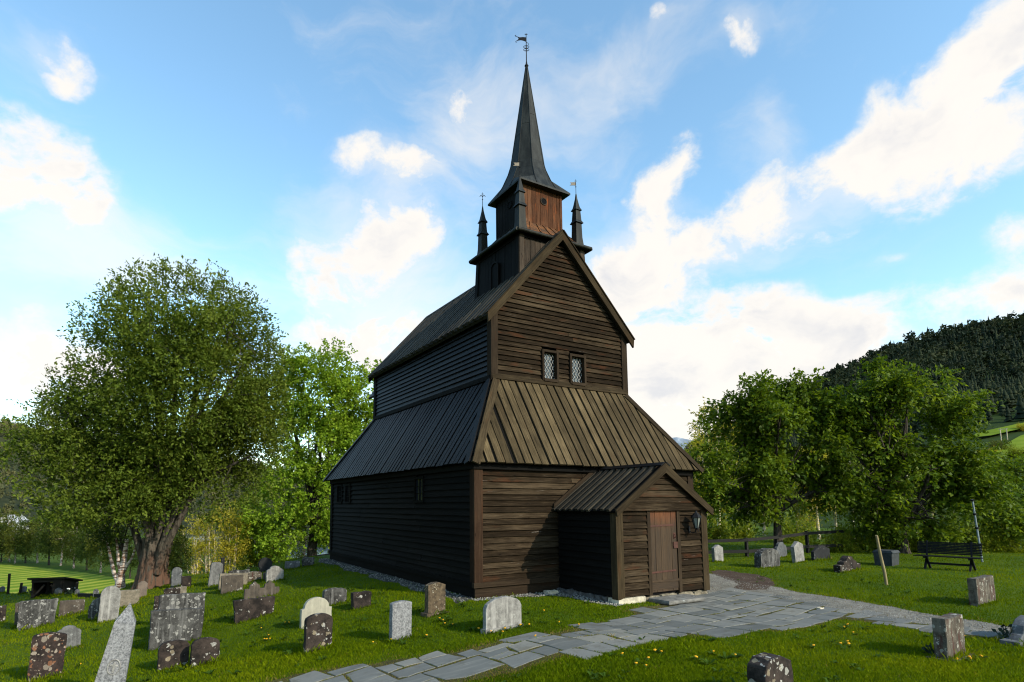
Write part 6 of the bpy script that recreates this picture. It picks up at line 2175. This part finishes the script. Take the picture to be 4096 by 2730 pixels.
def forest(name, V, mat, cnt, seed, cond, hmin, hmax, label, light=None):
    """conifers and round trees standing on a hill mesh V (rows, columns, 3); one mass"""
    r = np.random.default_rng(seed)
    nr, na, _ = V.shape
    verts = []; faces = []; tint = []; n = 0
    got = 0
    while got < cnt:
        i = r.random(); i = 2 + (nr - 12) * i ** .8; j = r.random() * (na - 2)
        i0, j0 = int(i), int(j); fi, fj = i - i0, j - j0
        P = (V[i0, j0] * (1 - fi) + V[i0 + 1, j0] * fi) * (1 - fj) + (V[i0, j0 + 1] * (1 - fi) + V[i0 + 1, j0 + 1] * fi) * fj
        c = cond(P, i / (nr - 9), r)
        if not c: continue
        got += 1
        h = r.uniform(hmin, hmax) * r.uniform(.6, 1.25) * min(1, max(.42, math.hypot(P[0] - CAM[0], P[1] - CAM[1]) / 1050)); kind = r.random() < c
        k = 6; tt = np.clip(r.normal(.42, .2) + .16 * math.sin(P[0] * .021 + 2 * math.sin(P[1] * .013)) + .12 * math.sin(P[1] * .05), 0, 1)
        if light is not None and light(P, i / (nr - 9)): tt += .38  # sun patch on the slope painted as a lighter tree tint
        if kind:      # spiky conifer
            lv = 5
            prev = None
            for q in range(lv):
                z0 = h * (.08 + .80 * q / lv); z1 = z0 + h * .30; rr_ = h * .20 * (1 - q / lv) + .25
                a0 = r.uniform(0, 6.28)
                ring = [P + [rr_ * math.cos(a0 + 2 * PI * m / k) * r.uniform(.7, 1.2), rr_ * math.sin(a0 + 2 * PI * m / k) * r.uniform(.7, 1.2), z0 + r.uniform(-.3, .3)] for m in range(k)]
                verts += ring + [P + [0, 0, min(z1, h)]]
                for m in range(k): faces.append((n + m, n + (m + 1) % k, n + k)); tint.append(tt + r.normal(0, .08))
                n += k + 1
        else:         # clumped broadleaf: scatter of small tilted faces
            for q in range(26):
                d = r.normal(0, 1, 3); d /= np.linalg.norm(d)
                c0 = P + [0, 0, h * .58] + d * [h * .27, h * .27, h * .40] * r.uniform(.6, 1)
                s = h * .13
                A = r.normal(0, 1, 3); A /= np.linalg.norm(A); Bv = np.cross(A, r.normal(0, 1, 3)); Bv /= np.linalg.norm(Bv) + 1e-9
                verts += [c0 + A * s, c0 - A * s * .6 + Bv * s, c0 - A * s * .6 - Bv * s]
                faces.append((n, n + 1, n + 2)); tint.append(tt + .22 + r.normal(0, .1)); n += 3
    o = quads_mesh(name, np.array(verts), np.array(faces), mat, np.clip(tint, 0, 1))
    o['kind'] = 'stuff'; o['label'] = label; o['category'] = 'forest'
    return o


QI = [0]
def on_hill(x, y):
    """first point of the right hill under a survey pixel"""
    d = ray(x, y)
    best = None
    a = math.degrees(math.atan2(d[0], d[1])); j = (a - RID[0][0]) / (125 - RID[0][0]) * 199; j0 = int(j); fj = j - j0
    pa = None
    for i in range(90):
        A = HV[i, j0] * (1 - fj) + HV[i, j0 + 1] * fj
        rr_ = math.hypot(A[0] - CAM[0], A[1] - CAM[1]); dz = CAM[2] + rr_ * d[2] / math.hypot(d[0], d[1]) - A[2]
        if dz < 0 and pa is not None:
            t = pa[1] / (pa[1] - dz)
            QI[0] = (i - 1 + t) / 89
            return pa[0] * (1 - t) + A * t
        pa = (A, dz)
    return A



on_hill(2310, 972); QM = QI[0]


def hill_patch(name, rows, mat):
    """sheet over the hillside between an upper and a lower survey row per column"""
    V = []
    for x, y0, y1 in rows:
        for t in np.linspace(0, 1, 6): V.append(on_hill(x, y0 + (y1 - y0) * t) + np.array([0, 0, .9]))
    n = len(rows)
    i, j = np.meshgrid(np.arange(n - 1), np.arange(5), indexing='ij')
    return struct(quads_mesh(name, np.array(V), np.stack([i * 6 + j, i * 6 + j + 1, (i + 1) * 6 + j + 1, (i + 1) * 6 + j], -1).reshape(-1, 4), mat, None, None, True))


MEAD = hill_mat('meadow_grass', (.10, .15, .008), (.15, .20, .014), (.21, .23, .03), .02)
hill_patch('meadow', [(x, np.interp(x, [2240, 2278, 2347, 2420], [1004, 994, 979, 968]), np.interp(x, [2240, 2278, 2347, 2420], [1012, 1008, 992, 982])) for x in range(2240, 2425, 8)], MEAD)
hill_patch('meadow', [(x, np.interp(x, [2290, 2347, 2420], [1040, 1008, 990]), np.interp(x, [2290, 2347, 2420], [1062, 1048, 1040])) for x in range(2290, 2425, 8)], MEAD)


def condR(P, q, r):
    az = math.degrees(math.atan2(P[0] - CAM[0], P[1] - CAM[1]))
    if az < 50 or az > 80: return None
    if q < QM: return .12 if (q > .06 and az < 69 and r.random() < .35) else None
    if q < QM + .2: return .9
    return .45


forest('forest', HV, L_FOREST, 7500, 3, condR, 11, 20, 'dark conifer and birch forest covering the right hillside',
       lambda P, q: QM + .03 < q < QM + .22 - .012 * (76 - math.degrees(math.atan2(P[0] - CAM[0], P[1] - CAM[1]))) and math.degrees(math.atan2(P[0] - CAM[0], P[1] - CAM[1])) > 66)  # where the painted sun patch lies
P = on_hill(2308, 1012); d = depth_of(P); k = ppm(d)
e = thing('power_pole', 'wooden double leg power pole with crossarm on the sunlit meadow', 'pole', P, -1.1)
for s in (-1, 1):
    mb = MB(); mb.tube([(s * 5.5 / k, 0, -1), (s * 5.5 / k, 0, 27 / k)], [1.1 / k, .9 / k], 6); mb.build('leg', B_PALE, e)
mb = MB(); mb.box((-8 / k, -.6 / k, 25 / k), (8 / k, .6 / k, 26.5 / k), 0); mb.build('crossarm', B_PALE, e)
# bushes at the foot of the meadow
for i, (x, y, s, kd, lab) in enumerate(((2296, 1034, 2.6, 2, 'olive bush below the sunlit meadow'), (2275, 1052, 2.4, 0, 'yellowish bush peeping over the elm below the meadow'), (2335, 1046, 2.3, 1, 'dark bush below the meadow near the right edge'), (2350, 985, 1.6, 0, 'round bush at the right edge of the meadow'))):
    P = on_hill(x, y + 6)
    o = dup(BU, P, rnd.uniform(0, 6), lab, 11 * s / ppm(depth_of(P)) / 1.8, 'bushes below the meadow')
    if kd != 1:
        for c in o.children:
            if c.name.startswith('crown'):
                c.data = c.data.copy(); c.data.materials[0] = (L_YEL, L_DARK, L_OLIVE)[kd]

# left valley side
RL = [azel(-200, 955), azel(-60, 965), azel(20, 982), azel(60, 996), azel(140, 1004), azel(260, 1010), azel(420, 1040), azel(600, 1080), azel(760, 1110)]
RL = [(-45, 13)] + RL + [(40, 1.5)]
hl, HL = hill('hill', hill_mat('hill_west', (.020, .026, .012), (.034, .040, .018), (.055, .058, .024)), -45, 40, 900, RL, 240, 60, 120, 5, 3, -9)


def condL(P, q, r):
    az = math.degrees(math.atan2(P[0] - CAM[0], P[1] - CAM[1]))
    if az < -13 or az > 22: return None
    return .35


forest('forest', HL, L_FORESTL, 3600, 4, condL, 9, 16, 'dark wooded slope behind the old tree on the left')
# snowy mountain far away, the blue of distance haze mixed into its colour
RM = [azel(1400, 1060), azel(1520, 1010), azel(1555, 1005), azel(1590, 1012), azel(1640, 1030), azel(1720, 1080)]
hill('mountain', hill_mat('mountain_snow_haze', (.16, .19, .23), (.26, .30, .35), (.55, .56, .58), .004), RM[0][0], RM[-1][0], 4200, RM, 3300, 20, 60, 25, 2, -40)
RM = [azel(-150, 960), azel(-20, 968), azel(40, 972), azel(75, 985), azel(150, 1010)]
hill('mountain', hill_mat('mountain_far_west', (.20, .20, .18), (.27, .26, .24), (.36, .35, .33), .004), -18, RM[-1][0], 3600, RM, 3000, 20, 60, 25, 5, -40)


def water():
    w = NT('fjord_water'); p = w.obj()
    n_ = w.noise(w.map(p, (.3, .3, 1)), 1.0, 4, .6)
    return w.done(w.bsdf((.05, .09, .12), .12, .6, w.bump(n_, .25, .1)))


V = []
for a in np.radians(np.linspace(2, 24, 12)):
    for r_ in (150, 380): V.append((CAM[0] + r_ * math.sin(a), CAM[1] + r_ * math.cos(a), -13.2))
Fq = [(2 * i, 2 * i + 2, 2 * i + 3, 2 * i + 1) for i in range(11)]
struct(quads_mesh('fjord', np.array(V), np.array(Fq)[:, ::-1], water()))

# ------------------------------------------------------------------ light and sky
SUN_AZ, SUN_EL = 156.8, 28.5
sd = bpy.data.lights.new('sun', 'SUN'); sd.energy = 5.0; sd.angle = math.radians(.5); sd.color = (1.0, .91, .74)
so = bpy.data.objects.new('sun', sd); COL.objects.link(so)
v = Vector((math.sin(math.radians(SUN_AZ)) * math.cos(math.radians(SUN_EL)), math.cos(math.radians(SUN_AZ)) * math.cos(math.radians(SUN_EL)), math.sin(math.radians(SUN_EL))))
so.rotation_euler = v.to_track_quat('Z', 'Y').to_euler()
so.location = (0, -20, 40)

wd_ = bpy.data.worlds.new("World"); SC.world = wd_; wd_.use_nodes = True
nt = wd_.node_tree; nt.nodes.clear()


class WT(NT):
    def __init__(s, t): s.t = t


w = WT(nt)
out = w.n('ShaderNodeOutputWorld'); bg = w.n('ShaderNodeBackground'); w.l(bg.outputs[0], out.inputs[0])
SKY_S = .10
bg.inputs[1].default_value = SKY_S
sky = w.n('ShaderNodeTexSky', sky_type='NISHITA'); sky.sun_disc = False
sky.sun_elevation = math.radians(SUN_EL); sky.sun_rotation = math.radians(SUN_AZ)
sky.air_density = 1.2; sky.dust_density = .6; sky.ozone_density = 1.6
dirv = w.n('ShaderNodeTexCoord').outputs['Generated']
sp_ = w.n('ShaderNodeSeparateXYZ'); w.l(dirv, sp_.inputs[0])
az_ = w.math('ARCTAN2', sp_.outputs[0], sp_.outputs[1]); el_ = w.math('ARCSINE', sp_.outputs[2])
cx = w.n('ShaderNodeCombineXYZ'); w.l(az_, cx.inputs[0]); w.l(el_, cx.inputs[1])
uvw = cx.outputs[0]
# cloud banks: (x, y, rx, ry, amount) surveyed in the photograph and turned into azimuth / elevation
CL = [(125, 105, 70, 55, .62), (150, 150, 40, 40, .25), (100, 290, 110, 55, .48), (110, 430, 120, 100, 1.0), (20, 420, 60, 50, .5), (190, 480, 70, 60, .5), (60, 715, 60, 30, .45), (40, 880, 200, 110, .8), (200, 850, 120, 80, .5),
      (885, 365, 100, 45, .62), (930, 400, 50, 40, .4), (905, 530, 90, 80, .9), (735, 640, 65, 100, .85), (830, 620, 70, 80, .6), (870, 700, 110, 60, .55), (860, 775, 130, 55, .8), (740, 800, 120, 55, .5),
      (1080, 205, 85, 60, .50), (1060, 270, 60, 60, .3), (1575, 400, 42, 60, .85), (1540, 450, 50, 60, .6), (1475, 450, 50, 50, .7), (1490, 590, 110, 90, 1.0), (1420, 640, 80, 90, .9), (1640, 540, 80, 55, .7),
      (1685, 100, 38, 45, .50), (1660, 120, 30, 25, .3), (1522, 40, 30, 26, .42), (2270, 170, 110, 120, 1.15), (2345, 80, 50, 80, .8), (2080, 310, 150, 95, 1.1), (2300, 330, 130, 95, 1.0), (1960, 370, 100, 65, .85), (1770, 440, 90, 80, .6), (2130, 440, 110, 45, .6), (1850, 500, 160, 50, .4), (1700, 480, 70, 50, .5),
      (1480, 850, 180, 160, 1.1), (1700, 730, 140, 85, 1.0), (1950, 760, 240, 75, .9), (2280, 680, 130, 65, .95), (1500, 1020, 400, 120, .9), (2310, 545, 90, 40, .5), (2040, 575, 70, 22, .25), (1750, 880, 300, 110, .9),
      (1050, 870, 200, 90, .5)]
VL = [(300, 600, 340, 85, .7), (100, 700, 200, 60, .3), (1270, 190, 250, 170, .55), (1050, 360, 160, 130, .4), (850, 560, 240, 190, .5), (1000, 700, 220, 120, .5), (1760, 540, 260, 120, .5), (2080, 560, 260, 80, .3), (140, 350, 200, 110, .35), (1720, 320, 120, 90, .25), (600, 850, 300, 120, .5), (1400, 480, 160, 130, .4), (900, 110, 300, 80, .12)]
tot = None
wn = w.n('ShaderNodeTexNoise'); wn.inputs['Scale'].default_value = 5.5; wn.inputs['Detail'].default_value = 5; w.l(uvw, wn.inputs['Vector'])
wv_ = w.n('ShaderNodeVectorMath', operation='MULTIPLY_ADD'); w.l(wn.outputs['Color'], wv_.inputs[0]); wv_.inputs[1].default_value = (.15, .13, 0); w.l(uvw, wv_.inputs[2])
wv2 = w.n('ShaderNodeVectorMath', operation='SUBTRACT'); w.l(wv_.outputs[0], wv2.inputs[0]); wv2.inputs[1].default_value = (.075, .065, 0)
UV = wv2.outputs[0]
totv = None
for x, y, rx, ry, a in CL + VL:
    a0, e0 = azel(x, y); a1, _ = azel(x + rx, y); _, e1 = azel(x, y - ry)
    mp = w.n('ShaderNodeMapping', vector_type='TEXTURE')
    mp.inputs['Location'].default_value = (math.radians(a0), math.radians(e0), 0)
    mp.inputs['Scale'].default_value = (abs(math.radians(a1 - a0)) * 1.15, abs(math.radians(e1 - e0)) * 1.15, 1)
    if a >= .8: a *= 1.14
    w.l(UV, mp.inputs[0])
    ln = w.n('ShaderNodeVectorMath', operation='LENGTH'); w.l(mp.outputs[0], ln.inputs[0])
    f = w.n('ShaderNodeMapRange', interpolation_type='SMOOTHSTEP'); w.l(ln.outputs['Value'], f.inputs[0])
    f.inputs[1].default_value = 1.5; f.inputs[2].default_value = 0; f.inputs[3].default_value = 0; f.inputs[4].default_value = a
    if (x, y, rx, ry) in [q[:4] for q in VL]: totv = f.outputs[0] if totv is None else w.math('ADD', totv, f.outputs[0])
    else: tot = f.outputs[0] if tot is None else w.math('ADD', tot, f.outputs[0])
# away from the surveyed part: an even scatter of cloud
cdist = w.math('ABSOLUTE', w.math('SUBTRACT', az_, math.radians(31.7)))
bgc = w.noise(dirv, 2.2, 5, .6)
tot = w.math('ADD', tot, w.math('MULTIPLY', w.smooth(cdist, .8, 1.1), w.math('MULTIPLY', w.smooth(bgc, .5, .75), .5)))
tot = w.math('ADD', tot, w.math('MULTIPLY', w.smooth(el_, .20, .03), .55))
n1 = w.noise(w.map(UV, (1, 1.35, 1)), 8.0, 9, .60, .25)
n2 = w.noise(w.map(uvw, (1, 1.5, 1), (3, 7, 0)), 24.0, 6, .65, .2)
n3 = w.noise(w.map(UV, (1, 2.2, 1), (2, 5, 0)), 3.2, 6, .6, .3)
n4 = w.noise(uvw, 70.0, 4, .6)
c1 = w.math('SUBTRACT', n1, .5)
den = w.math('ADD', w.math('MULTIPLY', tot, .62), w.math('MULTIPLY', c1, w.math('MULTIPLY_ADD', tot, 1.9, .7)))
den = w.math('ADD', den, w.math('MULTIPLY_ADD', n2, .60, -.30))
den = w.math('ADD', den, w.math('MULTIPLY_ADD', n4, .24, -.12))
den = w.math('MULTIPLY', den, w.smooth(tot, .02, .30))
thick = w.smooth(den, -.02, .58)
veil = w.math('MULTIPLY', w.smooth(w.math('ADD', w.math('MULTIPLY_ADD', tot, .35, w.math('MULTIPLY', totv, .8)), w.math('MULTIPLY_ADD', n3, 1.5, -.75)), .05, .8), .72)
alpha = w.math('MAXIMUM', thick, veil)
core = w.smooth(den, .35, 1.1)
sh_n = w.noise(w.map(UV, (1, 1.6, 1), (.0, .045, 0)), 5.0, 5, .6)
shade = w.math('MULTIPLY', core, w.smooth(sh_n, .42, .68))
K1 = 1.0 / SKY_S
ccol = w.mix(shade, tuple(K1 * q for q in (.965, .915, .85)), tuple(K1 * q for q in (.74, .735, .755)))
skyc = w.mix(1.0, sky.outputs[0], (2.4, 2.9, 2.85), 'MULTIPLY')
fin = w.mix(w.math('MULTIPLY', alpha, .97), skyc, ccol)
w.l(fin, bg.inputs[0])

SC.view_settings.view_transform = 'Standard'
SC.view_settings.look = 'None'
SC.view_settings.exposure = 0.12
SC.view_settings.gamma = 1.0
SC.view_settings.use_curve_mapping = False
SC.cycles.max_bounces = 6
SC.cycles.diffuse_bounces = 2
SC.cycles.glossy_bounces = 2
SC.cycles.transmission_bounces = 3
SC.cycles.transparent_max_bounces = 4
SC.cycles.use_denoising = True
SC.cycles.denoising_prefilter = 'ACCURATE'
SC.cycles.filter_width = 1.15
SC.cycles.caustics_reflective = False
SC.cycles.caustics_refractive = False
